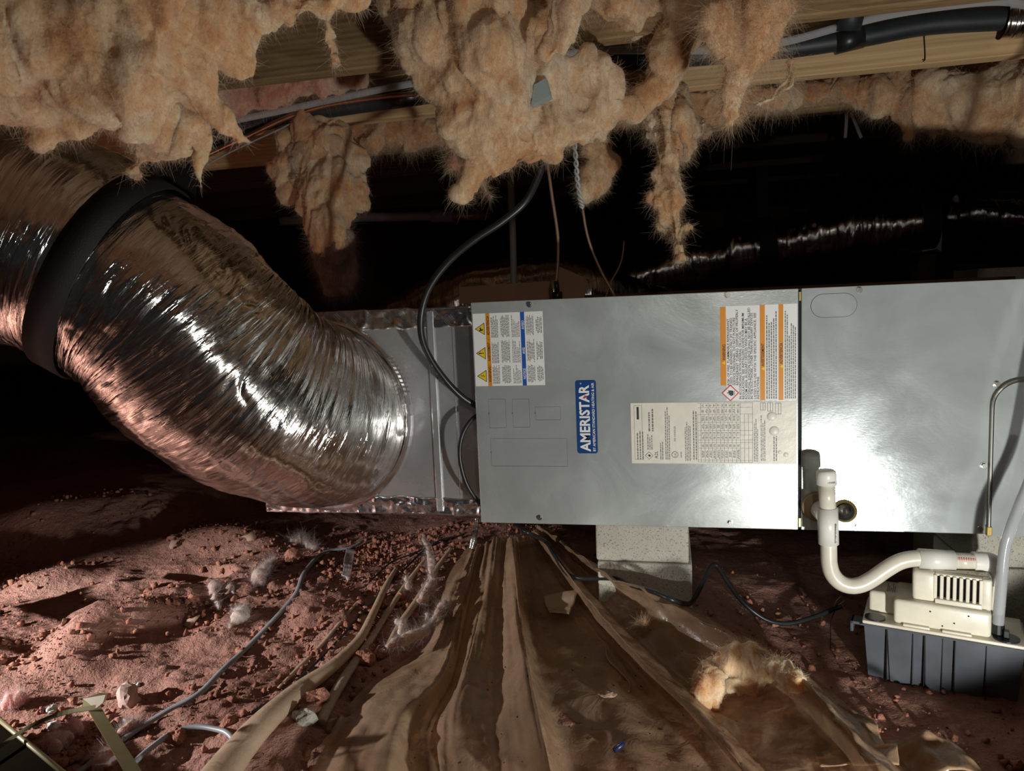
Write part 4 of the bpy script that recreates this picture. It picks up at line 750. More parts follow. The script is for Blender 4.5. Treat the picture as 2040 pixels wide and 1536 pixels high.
# ------------------------------------------------------------------ pipes along the joists
YL = 0.372
def LL(P, y=YL): return [aty(px, py, y) for px, py in P]
LS = thing('suction_line', 'black foam insulated refrigerant pipe running along the pine joist', 'pipe', aty(1300, 125, YL))
tube('foam_sleeve', [aty(250, 370, YL+0.03), *LL([(330, 325), (440, 268), (560, 232), (700, 208), (830, 190), (980, 165), (1160, 125), (1380, 110), (1580, 92), (1720, 70), (1850, 46), (2005, 36), (2120, 30)])], 0.024, M['foam'], LS, 18, 8)
for px in (810, 1690): 
    t_ = aty(px-28, 195 if px < 1000 else 84, YL), aty(px+28, 187 if px < 1000 else 70, YL); MB().tube(t_, 0.0262, 18).build('tape_wrap', M['rubber'], LS, True)
V, F, UV, *_ = flex(LL([(1996, 38), (2060, 34), (2140, 30)]), 0.036, 80, 60, 21, 0.5); mesh('foil_wrap', V, F, M['foil'], LS, uv=UV)
cable('copper_line', 'bare copper liquid line crossing the black insulated pipe at upper left', 'pipe', LL([(330, 352), (380, 325), (440, 296), (500, 268), (570, 235), (640, 212), (720, 198), (790, 190), (850, 186)], 0.342), 0.0065, M['copper'])
cable('vinyl_drain_line', 'clear vinyl tube riding on top of the black insulated pipe', 'tube', LL([(380, 262), (440, 246), (540, 225), (640, 203), (740, 182), (830, 165), (980, 140), (1160, 104), (1380, 101), (1480, 98), (1570, 82), (1680, 52), (1780, 28), (1900, 10), (2000, 3), (2080, 18)], 0.335), 0.0085, M['clear'])
cable('thin_cable', 'thin grey cable strung beneath the copper line at upper left', 'cable', LL([(385, 345), (430, 318), (490, 288), (555, 258), (600, 235)], 0.345), 0.0022, M['cable_grey'])
bx = thing('black_sleeve', 'short black taped sleeve hanging down between joists at the top right', 'pipe', aty(1690, 40, 0.28)); MB().tube([aty(1655, -40, 0.28), aty(1650, 8, 0.30), aty(1648, 22, 0.30)], [0.03, 0.03, 0.026], 16).build('sleeve', M['rubber'], bx, True); MB().tube([aty(1700, -60, 0.31), aty(1697, 20, 0.32), aty(1690, 62, 0.33)], [0.028, 0.028, 0.024], 16).build('sleeve_branch', M['foam'], bx, True)
gb = thing('junction_box', 'small blue grey box dangling in the middle insulation clump', 'box', aty(1078, 185, -0.05)); c = [aty(1090, 158, -0.09), aty(1098, 193, -0.09), aty(1060, 213, -0.09), aty(1066, 172, -0.09)]
MB().poly([(p[0], p[2]) for p in c], -0.10, -0.075).build('case', M['bluegrey'], gb); tube('lead', [aty(1090, 160, -0.085), aty(1094, 140, -0.08), aty(1098, 110, -0.07)], 0.006, M['black'], gb, 8)
mb = MB(); Pa = spline(LL([(1143, 270), (1147, 320), (1150, 360), (1155, 395), (1160, 415)], 0.14), 12)
tq = thing('hanging_twine', 'pair of twisted grey strings hanging right of the middle insulation', 'string', Pa[-1])
for ph in (0, math.pi): Qs = Pa+np.stack([0.0035*np.cos(np.arange(len(Pa))*0.7+ph), 0.0035*np.sin(np.arange(len(Pa))*0.7+ph), 0*np.arange(len(Pa))], 1); MB().tube(Qs, 0.0026, 8).build('strand', M['twine'], tq, True)
straw('steel_strap', 'dim strap running down from the hanging strings to the cabinet back', 'strap', LL([(1160, 412), (1168, 460), (1180, 500), (1200, 545), (1225, 590)], 0.16), 0.003, M['copper_dull'])
for lbl, P in (('left of two white plastic ties hanging below the rear joist at right', [(1687, 222), (1686, 245), (1684, 275)]), ('right of two white plastic ties hanging below the rear joist at right', [(1696, 224), (1704, 245), (1716, 275)])): cable('hanging_tie', lbl, 'tie', LL(P, 0.79), 0.0045, M['whiteish'], 6, 8, 0.4)
cable('vertical_conduit', 'upright grey conduit behind the cabinet below the middle insulation', 'conduit', LL([(1013, 200), (1017, 330), (1019, 400), (1022, 480), (1024, 600), (1030, 1010)], 0.62), 0.0095, M['pvc_grey'])
hc = thing('drain_pipe', 'dim horizontal plastic drain pipe in the dark behind the hanging insulation', 'pipe', aty(850, 430, 1.6)); tube('pipe', LL([(560, 440), (730, 433), (880, 430)], 1.6), 0.02, M['pvc_grey'], hc, 14); tube('socket', LL([(860, 430), (905, 429.5)], 1.6), 0.026, M['pvc_grey'], hc, 14, 2); tube('pipe_end', LL([(880, 430), (976, 428)], 1.6), 0.022, M['copper_dull'], hc, 14, 2)

# ------------------------------------------------------------------ foil ducts in the dark behind
def fduct(label, P, r, seed, ns, nt, y=None):
    V, F, UV, ax, s, fr = flex(P, r, ns, nt, seed, 1.7); o = thing('rear_duct', label, 'flexible duct', ax[len(ax)//2]-np.array([0, 0, r]), 'foil ducts in the dark'); mesh('foil_jacket', V, F, M['foil'], o, uv=UV); return o, ax, fr
d1, a1, f1 = fduct('dim foil duct humped up behind the cabinet, left of the brown paper', [aty(560, 860, 0.95), aty(700, 740, 0.88), aty(850, 640, 0.82), aty(1000, 600, 0.80), aty(1130, 590, 0.85), aty(1230, 620, 1.0), aty(1400, 700, 1.2), aty(1500, 860, 1.25)], 0.115, 31, 220, 130)
d2, a2, f2 = fduct('long foil duct with black straps running back in the dark at right', [aty(1230, 560, 1.5), aty(1380, 520, 1.5), aty(1500, 492, 1.5), aty(1620, 470, 1.5), aty(1740, 452, 1.5), aty(1850, 440, 1.5)], 0.085, 35, 260, 110)
for px in (1525, 1840):
    i = int(np.argmin([np.hypot(*(np.array([RC[0]@(p-CAM), RC[2]@(p-CAM)])/(RC[1]@(p-CAM))*FPX-np.array([px-1020, -(470-768)]))*np.array([1, 0.01])) for p in a2])); T, Nn, B = f2; tt = np.linspace(0, 2*math.pi, 41)
    MB().add([a2[i]+a*T[i]+q*(math.cos(x)*Nn[i]+math.sin(x)*B[i]) for x in tt[:-1] for a, q in ((-0.03, 0.094), (-0.03, 0.1), (0.03, 0.1), (0.03, 0.094))], [[k_*4+j, k_*4+(j+1) % 4, ((k_+1) % 40)*4+(j+1) % 4, ((k_+1) % 40)*4+j] for k_ in range(40) for j in range(4)]).build('strap', M['web'], d2)
    MB().box(a2[i]+np.array([-0.02, 0.073, 0.0]), np.array([a2[i][0]+0.02, a2[i][1]+0.077, ZJ+0.05])).build('strap_tail', M['web'], d2)
d3, a3, f3 = fduct('short foil duct end in the dark at the right edge below the insulation', [aty(1900, 428, 1.9), aty(1980, 430, 1.9), aty(2080, 434, 1.9), aty(2250, 440, 1.9)], 0.07, 38, 120, 90)
# ------------------------------------------------------------------ fibreglass insulation
def fluff(name, label, chains, vox, nf, flen, seed, mat='fluff', fib='fiber', amp=1.0, stretch=1.0, cat='insulation', group='hanging insulation', pos=None, down=0.5, ns=1.0):
    bm = bmesh.new(); R = random.Random(seed)
    for ch in chains:
        pts = []
        for c in ch:
            if pos: p, r = pos(*c)
            else: px, py, t, rp = c; p = atd(px, py, t); r = rp*t/FPX
            pts.append((p, r))
        for (a, ra), (b, rb) in (zip(pts, pts[1:]) if len(pts) > 1 else [(pts[0], pts[0])]):
            n = max(1, int(np.linalg.norm(b-a)/(0.45*min(max(ra, rb), max(0.004, (ra+rb)/2)))))
            for i in range(n+1):
                u = i/n; r = (ra*(1-u)+rb*u)*R.uniform(0.86, 1.12); c = a*(1-u)+b*u+np.array([R.gauss(0, 1), R.gauss(0, 1), R.gauss(0, 1)])*r*0.14
                sx = R.uniform(0.85, 1.15); m = Matrix.Translation(Vector(c)) @ Matrix.Rotation(R.uniform(-0.6, 0.6), 4, 'Y') @ Matrix.Diagonal((r*sx, r*R.uniform(0.6, 0.9), r*R.uniform(0.9, 1.2)*stretch, 1))
                bmesh.ops.create_icosphere(bm, subdivisions=2, radius=1.0, matrix=m)
    me = bpy.data.meshes.new('tmp'); bm.to_mesh(me); bm.free(); ob = bpy.data.objects.new('tmp', me); COL.objects.link(ob)
    rm = ob.modifiers.new('r', 'REMESH'); rm.mode = 'VOXEL'; rm.voxel_size = vox; rm.use_smooth_shade = True
    dg = bpy.context.evaluated_depsgraph_get(); em = ob.evaluated_get(dg).to_mesh(); nvt = len(em.vertices)
    V = np.zeros(nvt*3); em.vertices.foreach_get('co', V); V = V.reshape(-1, 3); NN = np.zeros(nvt*3); em.vertices.foreach_get('normal', NN); NN = NN.reshape(-1, 3)
    F = np.array([p.vertices[:] for p in em.polygons if len(p.vertices) == 4], np.int64)
    bpy.data.objects.remove(ob); bpy.data.meshes.remove(me)
    E_ = np.concatenate([F[:, [0, 1]], F[:, [1, 2]], F[:, [2, 3]], F[:, [3, 0]]]); dg_ = np.bincount(E_[:, 0], minlength=nvt)+np.bincount(E_[:, 1], minlength=nvt)
    for _ in range(5):                            # let the lobes flow together
        acc = np.zeros_like(V)
        for k in range(3): acc[:, k] = np.bincount(E_[:, 0], V[E_[:, 1], k], nvt)+np.bincount(E_[:, 1], V[E_[:, 0], k], nvt)
        V = 0.4*V+0.6*acc/np.maximum(dg_, 1)[:, None]
    W = V*np.array([1, 1, 0.36])/ns
    Wp = W+0.024*np.stack([vn(W/0.05, seed+30), vn(W/0.05, seed+31), vn(W/0.05, seed+32)], 1)
    D = amp*(0.022*fbm(W/0.11, seed, 2)+0.017*(np.abs(vn(Wp/0.06, seed+4))-0.30)+0.0085*(np.abs(vn(Wp/0.024, seed+8))-0.30)+0.004*(np.abs(vn(W/0.010, seed+12))-0.3)+0.0015*vn(V/0.005, seed+13))
    V = V+NN*D[:, None]+amp*0.006*np.stack([vn(W/0.03, seed+20), vn(W/0.03, seed+21), vn(W/0.03, seed+22)], 1)
    base = np.array([V[:, 0].mean(), V[:, 1].mean(), V[:, 2].min()])
    th = thing(name, label, cat, base, group); body = mesh('batting', V, F, M[mat], th)
    # loose fibres standing off the surface
    nf = int(nf*2.2); rs = np.random.RandomState(seed); A = V[F[:, 0]]; B = V[F[:, 2]]; C = V[F[:, 1]]; Dq = V[F[:, 3]]; nrm = np.cross(B-A, Dq-C); ar = np.linalg.norm(nrm, axis=1)+1e-12; nrm = -nrm/ar[:, None]
    if np.mean(np.sum(nrm*NN[F[:, 0]], 1)) < 0: nrm = -nrm
    idx = rs.choice(len(F), nf, p=ar/ar.sum()); u = rs.rand(nf, 1); p0 = A[idx]*(1-u)+B[idx]*u; nf = nf; d = nrm[idx]*rs.uniform(-0.1, 0.55, (nf, 1))+rs.normal(0, 0.6, (nf, 3))+np.array([0, 0, -down])
    d /= np.linalg.norm(d, axis=1)[:, None]; ln = flen*rs.uniform(0.3, 1.0, (nf, 1))**1.5; curl = rs.normal(0, 0.9, (nf, 3))
    side = np.cross(d, rs.normal(0, 1, (nf, 3))); side /= np.linalg.norm(side, axis=1)[:, None]+1e-9; wd = rs.uniform(0.0001, 0.00026, (nf, 1))
    K = 3; VV = []
    for k in range(K):
        s = k/(K-1); c = p0-nrm[idx]*0.002+d*ln*s+curl*ln*s*s*0.7+np.array([0, 0, -1])*ln*s*s*0.3*down; wk = wd*(1-0.75*s); VV += [c-side*wk, c+side*wk]
    VV = np.stack(VV, 1).reshape(-1, 3); b0 = np.arange(nf)*2*K; FF = np.concatenate([np.stack([b0+2*k, b0+2*k+1, b0+2*k+3, b0+2*k+2], 1) for k in range(K-1)])
    mesh('loose_fibres', VV, FF, M[fib], th, kind='stuff'); return th
# near upper left drape
fluff('insulation_drape', 'big soft peach insulation drape hanging nearest the camera at top left', [
 [(-120, 60, .80, 120), (60, 40, .80, 130), (220, 60, .82, 125), (370, 45, .85, 90), (480, 25, .90, 62), (580, 10, .95, 42), (700, -18, 1.0, 30)],
 [(-40, 150, .82, 80), (60, 190, .84, 70), (95, 240, .86, 48), (90, 290, .88, 22)], [(160, 130, .82, 90), (150, 220, .86, 45), (130, 285, .88, 18)],
 [(260, 120, .84, 95), (290, 195, .87, 52), (310, 250, .90, 34), (285, 310, .97, 18), (265, 360, 1.0, 8)], [(350, 250, .92, 34), (300, 310, .96, 22)],
 [(340, 140, .85, 60), (400, 195, .88, 38), (445, 245, .90, 20), (480, 272, .92, 10), (505, 292, .93, 4)],
 [(392, 230, .92, 20), (404, 285, .93, 16), (398, 325, .94, 14), (392, 355, .94, 5), (396, 405, .94, 3)],
 [(420, 90, .88, 60), (470, 120, .90, 30)], [(655, 40, 1.0, 22), (662, 95, 1.02, 16), (668, 135, 1.03, 12)]], 0.0045, 26000, 0.013, 3, amp=1.0)
# middle clump
fluff('insulation_clump', 'large peach insulation clump hanging in the middle above the cabinet', [
 [(845, -30, 1.27, 75), (862, 80, 1.27, 62), (890, 160, 1.29, 55), (935, 250, 1.31, 45), (975, 310, 1.32, 46), (1020, 322, 1.32, 36)],
 [(950, -20, 1.27, 105), (965, 90, 1.27, 90), (990, 190, 1.29, 75), (1010, 260, 1.31, 60), (1060, 300, 1.32, 46)],
 [(1070, -20, 1.3, 80), (1090, 70, 1.3, 50), (1110, 175, 1.33, 50), (1140, 240, 1.34, 46), (1090, 280, 1.33, 52)],
 [(1170, 225, 1.34, 46), (1215, 235, 1.36, 34), (1245, 225, 1.37, 22)], [(945, 335, 1.32, 22), (932, 368, 1.32, 14), (918, 388, 1.32, 11)], [(1160, 120, 1.32, 34), (1200, 180, 1.34, 32)]], 0.0045, 26000, 0.018, 11)
fluff('insulation_tuft', 'pale twisted insulation tongue hanging in front of the middle clump top', [[(1150, -110, 1.25, 50), (1130, -30, 1.18, 32), (1128, 30, 1.17, 30), (1112, 75, 1.18, 24), (1090, 105, 1.18, 14)], [(1085, 80, 1.18, 9), (1115, 95, 1.18, 14)]], 0.0045, 5000, 0.022, 23)
fluff('insulation_sheet', 'peach insulation sheet between the middle clump and the right strands', [[(1180, -20, 1.34, 50), (1250, 5, 1.34, 48), (1330, 0, 1.34, 50)], [(1240, 40, 1.35, 24), (1290, 55, 1.35, 20)], [(1370, -20, 1.33, 55), (1350, 60, 1.33, 40), (1325, 130, 1.34, 26), (1305, 175, 1.36, 20), (1265, 215, 1.37, 16)]], 0.0048, 9000, 0.018, 27)
fluff('insulation_strands', 'long ragged insulation strand with a frayed tip hanging right of centre', [[(1340, 190, 1.45, 40), (1350, 250, 1.45, 42), (1390, 265, 1.45, 26)], [(1345, 265, 1.44, 20), (1325, 315, 1.43, 15), (1328, 355, 1.43, 26), (1335, 395, 1.43, 34), (1342, 435, 1.43, 30), (1350, 470, 1.43, 20), (1354, 500, 1.43, 11), (1357, 530, 1.43, 4)], [(1300, 395, 1.43, 10), (1320, 400, 1.43, 14)], [(1385, 455, 1.43, 4), (1365, 450, 1.43, 12)], [(1275, 150, 1.42, 3), (1290, 230, 1.42, 4), (1310, 300, 1.42, 4), (1322, 345, 1.42, 8)], [(1340, 150, 1.40, 4), (1330, 240, 1.41, 4), (1325, 330, 1.42, 7)]], 0.0038, 15000, 0.016, 31, ns=0.62)
fluff('insulation_tongue', 'blurred peach insulation tongue hanging over the pale joist right of centre', [[(1510, -40, 1.12, 58), (1512, 40, 1.12, 54), (1490, 110, 1.14, 40), (1468, 170, 1.16, 27), (1452, 215, 1.17, 16), (1446, 250, 1.18, 6)], [(1565, 120, 1.16, 8), (1572, 165, 1.16, 12), (1545, 195, 1.17, 14), (1500, 212, 1.17, 12)], [(1432, 40, 1.13, 26), (1445, 90, 1.14, 14)]], 0.005, 9000, 0.03, 37)
fluff('insulation_batt', 'peach insulation batt bulging between the pine joists at the right edge', [[(1560, 190, 1.93, 26), (1680, 178, 1.88, 30), (1780, 185, 1.83, 38), (1880, 190, 1.77, 50), (1980, 190, 1.72, 60), (2120, 190, 1.65, 70)], [(1830, 215, 1.80, 40), (1920, 228, 1.75, 42), (2040, 228, 1.69, 48), (2140, 230, 1.64, 50)], [(1790, 225, 1.82, 16), (1815, 255, 1.81, 10), (1800, 275, 1.81, 4)], [(1850, 250, 1.80, 12), (1860, 280, 1.8, 4)]], 0.005, 12000, 0.034, 41)
fluff('insulation_batt', 'peach insulation lying between joists behind the long right strand', [[(1270, 225, 1.72, 34), (1340, 205, 1.74, 36), (1420, 215, 1.76, 40), (1500, 195, 1.80, 30), (1570, 190, 1.84, 26)], [(1290, 270, 1.70, 22), (1410, 255, 1.74, 26)]], 0.005, 8000, 0.03, 43)
fluff('insulation_clump', 'thick yellowish insulation roll hanging in the dark left of the middle clump', [[(610, 265, 1.90, 42), (640, 300, 1.88, 56), (645, 360, 1.87, 54), (655, 420, 1.87, 52), (668, 455, 1.87, 48)], [(575, 290, 1.88, 22), (560, 330, 1.88, 24), (575, 365, 1.88, 20), (585, 395, 1.88, 12)], [(545, 340, 1.88, 12)], [(700, 320, 1.9, 34), (715, 400, 1.88, 24)]], 0.0045, 14000, 0.016, 47, ns=0.7)
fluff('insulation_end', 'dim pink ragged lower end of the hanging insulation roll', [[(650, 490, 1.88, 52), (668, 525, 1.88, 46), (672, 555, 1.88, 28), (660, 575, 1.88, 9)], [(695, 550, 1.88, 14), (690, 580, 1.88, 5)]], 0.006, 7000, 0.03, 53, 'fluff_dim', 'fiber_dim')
fluff('insulation_batt', 'peach insulation spread along the joist right of the hanging roll', [[(705, 262, 1.98, 34), (760, 262, 1.98, 30), (830, 262, 1.97, 24), (890, 262, 1.95, 24)], [(740, 285, 1.96, 22)]], 0.005, 6000, 0.03, 59)
fluff('insulation_batt', 'pink insulation batt in the joist bay below the weathered joist at upper left', [[(380, 205, 1.72, 30), (450, 190, 1.72, 30), (540, 180, 1.72, 30), (640, 168, 1.73, 26), (720, 152, 1.74, 14)]], 0.005, 6000, 0.026, 61, 'fluff_pink')
fluff('insulation_clump', 'small pointed brown insulation lump below the middle clump right side', [[(1180, 285, 1.62, 32), (1195, 320, 1.62, 30), (1180, 355, 1.62, 24), (1172, 385, 1.62, 13), (1168, 400, 1.62, 5)], [(1225, 325, 1.62, 12)]], 0.0045, 5000, 0.014, 67)
fluff('insulation_tuft', 'small insulation scrap in the shade left under the middle clump', [[(905, 290, 1.5, 18), (903, 325, 1.5, 15), (930, 345, 1.5, 14), (962, 365, 1.5, 14), (985, 395, 1.5, 6)]], 0.005, 2500, 0.02, 71, 'fluff_pink')
fluff('insulation_batt', 'strip of pinkish insulation in the bay at the very top right', [[(1580, 35, 1.68, 16), (1620, 25, 1.68, 16)], [(1740, 5, 1.66, 18), (1850, -10, 1.62, 20), (1980, -25, 1.58, 22), (2100, -40, 1.55, 22)], [(1280, 40, 1.72, 26), (1440, 35, 1.7, 24)]], 0.005, 4000, 0.026, 73, 'fluff_pink')
# tufts on the ground
def gpos(h): return lambda px, py, rp: (lambda p: (p+np.array([0, 0, 0.5*rp/1100.0]), rp/1100.0))(gp(px, py, h))
def spos(px, py, rp): p = sheet_z(px, py, 0.0); r = rp/1150.0; return p+np.array([0, -0.4*r, 0.85*r]), r
GR = 'insulation scraps on the ground'
fluff('insulation_tuft', 'fluffy peach insulation tuft lying on the brown polythene sheet', [[(1405, 1365, 27), (1402, 1392, 29), (1412, 1408, 18)], [(1430, 1350, 18), (1455, 1342, 30), (1490, 1350, 34), (1530, 1350, 31), (1565, 1355, 25), (1592, 1370, 17)], [(1470, 1380, 20), (1505, 1385, 18)], [(1440, 1325, 6), (1500, 1328, 10)]], 0.0032, 9000, 0.009, 81, amp=0.55, ns=0.5, group=GR, pos=spos, down=0.0)
fluff('insulation_tuft', 'flat round wisp of insulation stuck on the polythene left of the fluffy tuft', [[(1272, 1248, 8), (1285, 1245, 9)]], 0.003, 900, 0.012, 83, amp=0.2, group=GR, pos=spos, down=0)
D_ = dict(mat='fluff_dusty', fib='fiber_dusty', amp=0.42, ns=0.35, group=GR, pos=gpos(0.004), down=-0.2)
fluff('insulation_tuft', 'grey dusty tuft on the dirt below the duct box', [[(585, 1082, 10), (605, 1085, 14), (628, 1092, 10)]], 0.003, 2500, 0.02, 85, **D_)
fluff('insulation_tuft', 'grey dusty tuft strung out left of the red clod', [[(545, 1115, 6), (530, 1135, 11), (515, 1160, 13), (500, 1178, 7)]], 0.003, 2500, 0.018, 87, **D_)
fluff('insulation_tuft', 'pale dusty curl of fibre in front of the hole in the bank', [[(425, 1172, 6), (430, 1195, 8), (436, 1212, 5)], [(455, 1170, 7), (465, 1185, 5)]], 0.003, 1200, 0.014, 89, **D_)
fluff('insulation_tuft', 'dusty matted fibre lying in the dirt right of the hole', [[(460, 1215, 5), (485, 1222, 7), (470, 1238, 6), (455, 1252, 5)]], 0.003, 1500, 0.014, 90, **D_)
DT_ = dict(mat='fluff_dusty', fib='fiber_dusty', amp=0.32, ns=0.35, group=GR, down=-0.1)
fluff('dusty_strand', 'long dusty brown fibre strand dangling across the plastic folds', [[(843, 1075, 5), (852, 1100, 6), (860, 1130, 6), (858, 1165, 8), (848, 1190, 12), (840, 1200, 9)]], 0.003, 2500, 0.014, 91, pos=gpos(0.045), **DT_)
fluff('dusty_strand', 'dusty pinkish fibre tuft draped over the left plastic fold', [[(775, 1290, 5), (800, 1280, 8), (835, 1268, 10), (865, 1245, 9), (880, 1225, 10), (895, 1205, 8)], [(798, 1262, 8), (806, 1245, 7), (790, 1240, 4)], [(850, 1255, 7), (852, 1225, 6)], [(815, 1170, 5), (808, 1150, 4)]], 0.003, 4000, 0.014, 92, pos=gpos(0.045), **DT_)
DR_ = dict(mat='fluff_rose', fib='fiber_rose', amp=0.42, ns=0.35, group=GR, pos=gpos(0.004), down=-0.2)
fluff('insulation_tuft', 'pink insulation tuft at the left edge above the strapping', [[(12, 1412, 12), (30, 1402, 11), (52, 1398, 7)]], 0.003, 1800, 0.012, 93, **DR_)
fluff('insulation_tuft', 'pink and white insulation bits between the strapping and the dark board', [[(95, 1485, 11), (120, 1478, 10), (145, 1475, 8)], [(108, 1495, 9)]], 0.003, 1800, 0.012, 94, **DR_)
fluff('insulation_tuft', 'small round pink insulation ball inside the bent strapping', [[(150, 1455, 11), (148, 1462, 9)]], 0.003, 900, 0.01, 95, **DR_)
fluff('insulation_tuft', 'white pink wisps under the grey flat cable at the bottom edge', [[(205, 1530, 12), (218, 1512, 9), (200, 1500, 7), (212, 1478, 6)]], 0.003, 1500, 0.012, 96, **DR_)
fluff('insulation_tuft', 'pale wisp of fibre below the pale lump beside the flat cable', [[(250, 1440, 8), (262, 1452, 9), (245, 1465, 7)]], 0.003, 1200, 0.012, 97, **D_)

# ------------------------------------------------------------------ clods, stones, scraps on the ground
def clod(name, label, cat, px, py, r, mat, seed, sq=(1, 1, 0.75), h=0.0, group=None):
    c = gp(px, py, h)+np.array([0, 0, r*0.45]); bm = bmesh.new(); bmesh.ops.create_icosphere(bm, subdivisions=3, radius=1); V = np.array([v.co for v in bm.verts]); V = V*(1+0.35*fbm(V*1.3+seed, seed, 3))[:, None]*r*np.array(sq)+c
    for v, p in zip(bm.verts, V): v.co = Vector(p)
    o = MB().bm(bm).build(name, mat, None, False); tag(o, label, cat, group); return o
CG = 'clods and stones on the dirt'
clod('clay_clod', 'round red clay clod below the grey tuft beside the flat cable', 'clod', 583, 1120, 0.024, M['clod'], 3, group=CG)
clod('clay_clod', 'red clay clod on the left edge of the plastic sheet', 'clod', 728, 1320, 0.018, M['clod'], 5, group=CG)
clod('clay_clod', 'small red clod next to the thin plastic roll, upper one', 'clod', 737, 1296, 0.010, M['clod'], 6, group=CG)
clod('clay_clod', 'reddish clod at the end of the thin plastic roll', 'clod', 762, 1310, 0.012, M['clod'], 8, group=CG)
clod('clay_clod', 'angular red clod in the gap beside the thick plastic roll', 'clod', 636, 1405, 0.020, M['clod'], 9, group=CG)
clod('clay_clod', 'orange clod near the bottom by the short grey cable', 'clod', 352, 1475, 0.018, M['clod'], 11, group=CG)
clod('clay_clod', 'flat reddish clod left of the grey cable end', 'clod', 458, 1445, 0.014, M['clod'], 12, group=CG)
clod('clay_clod', 'small pale clod beneath the tuft in front of the hole', 'clod', 385, 1198, 0.012, M['clod'], 14, group=CG)
clod('pale_lump', 'pinkish white sided lump above the flat cable at lower left', 'lump', 262, 1402, 0.022, simple('pale_lump', (0.52, 0.36, 0.30), 0.9, var=0.15, scale=60), 15, (0.9, 0.8, 1.1), group=CG)
clod('concrete_chip', 'light grey speckled concrete chip beside the thick plastic roll', 'stone', 608, 1440, 0.017, M['block'], 17, (1.1, 0.9, 0.7), group=CG)
clod('grey_pebble', 'grey pebble inside the bent strapping', 'stone', 108, 1450, 0.010, M['whiteish'], 19, group=CG)
clod('grey_pebble', 'grey pebble just above the strapping band', 'stone', 103, 1418, 0.008, M['whiteish'], 20, group=CG)
clod('grey_pebble', 'small grey pebble on the dirt right of the humps', 'stone', 273, 1368, 0.006, M['whiteish'], 21, group=CG)
clod('debris_crumb', 'dark dried clump lying on the flat part of the plastic sheet', 'debris', 1210, 1388, 0.009, M['leaf'], 23, (1.5, 1, 0.5), 0.02)
def leaf(label, px, py, r, seed, name='dry_leaf', mat='leaf', pos=None):
    c = (gp(px, py, 0.006) if pos is None else pos); R = random.Random(seed); a0 = R.uniform(0, 6.28); V = [c+np.array([0, 0, 0.004])]
    for k in range(14):
        a = k/14*6.283; q = r*(0.75+0.25*math.cos(2*(a-a0)))*R.uniform(0.9, 1.1); V.append(c+np.array([q*math.cos(a), q*math.sin(a), 0.006*math.sin(2*a+a0)+0.5*q*math.sin(a)]))
    o = mesh(name, np.array(V), [[0, 1+k, 1+(k+1) % 14] for k in range(14)], M[mat]); so = o.modifiers.new('s', 'SOLIDIFY'); so.thickness = 0.0008; tag(o, label, 'leaf', 'dry leaves'); return o
leaf('round dry leaf on the dirt below the hole', 383, 1236, 0.016, 1); leaf('pale dry leaf left under the duct box edge', 495, 1068, 0.022, 2); leaf('brown dry leaf on the bank above the hole', 348, 1080, 0.016, 3)
leaf('curled brown leaf beside the speckled concrete chip', 655, 1442, 0.016, 4); leaf('tan leaf pair by the flat cable at the bottom left', 178, 1508, 0.018, 5); leaf('small dry leaf right of the hole', 455, 1180, 0.011, 6)
scrap('clear_plastic_scrap', 'crumpled clear white plastic scrap on the dirt right of the flat cable', 'plastic scrap', ((680, 1150), (690, 1100), (708, 1102), (694, 1165)), M['poly_clear'], 0.015, 0.010, 9, 22)
for lbl, P, s in (('thin dry twig lying on the flat plastic, curved', [(1206, 1290), (1212, 1318), (1238, 1345), (1254, 1365), (1252, 1382)], 0.0016),): cable('dry_twig', lbl, 'twig', [sheet_z(px, py, 0.004) for px, py in P], s, M['copper_dull'], 6, 6)
pcp = [sheet_z(1224, 1503, 0.006), sheet_z(1243, 1488, 0.006)]; pc = thing('pen_cap', 'small dark blue pen cap on the plastic near the bottom edge', 'pen cap', pcp[0]); MB().tube([pcp[0], pcp[0]*0.3+pcp[1]*0.7, pcp[1]], [0.0042, 0.0036, 0.0028], 12).build('cap', M['pencap'], pc, True); MB().tube([pcp[0]+np.array([0, 0, 0.005]), pcp[1]+np.array([0, 0, 0.004])], 0.001, 6).build('clip', M['pencap'], pc, True)
R = random.Random(77); sk = MB()
for i in range(90):                             # grit on the plastic sheet
    px, py = R.uniform(800, 1500), R.uniform(1180, 1536); d = ray(px, py); sheet_z(px, py)
    h = BV.ray_cast(Vector(CAM), Vector(d).normalized())[0]
    if h is None: continue
    r = R.choice((0.0006, 0.0008, 0.001, 0.0014)); bm = bmesh.new(); bmesh.ops.create_icosphere(bm, subdivisions=1, radius=r, matrix=Matrix.Translation(h) @ Matrix.Rotation(R.uniform(0, 3), 4, 'Z') @ Matrix.Diagonal((R.uniform(1, 3), 1, 0.6, 1))); sk.bm(bm)
tag(sk.build('grit', M['dark'], None, False, 'stuff'), 'dark grit scattered over the plastic sheet', 'grit')
# loose crumbs of clay
rs = np.random.RandomState(9); bm = bmesh.new(); bmesh.ops.create_icosphere(bm, subdivisions=1, radius=1); IV = np.array([v.co for v in bm.verts]); IF = np.array([[v.index for v in f.verts] for f in bm.faces]); bm.free()
n = 26000; X = rs.uniform(-1.35, 0.3, n); Y = rs.uniform(-0.75, 0.45, n); dens = vn(np.stack([X*3.5, Y*3.5, 0*X], 1), 71)+0.6*(X > -0.75)*1.0-0.1; keep = rs.rand(n) < np.clip(dens*0.8+0.25, 0.04, 1); X, Y = X[keep], Y[keep]
X2 = rs.uniform(0.35, 1.3, 1800); Y2 = rs.uniform(-0.6, 0.3, 1800); X = np.r_[X, X2]; Y = np.r_[Y, Y2]; n = len(X)
ok = np.array([BV.ray_cast(Vector((x, y, 0.4)), Vector((0, 0, -1)))[0] is None for x, y in zip(X, Y)]); X, Y = X[ok], Y[ok]; n = len(X)
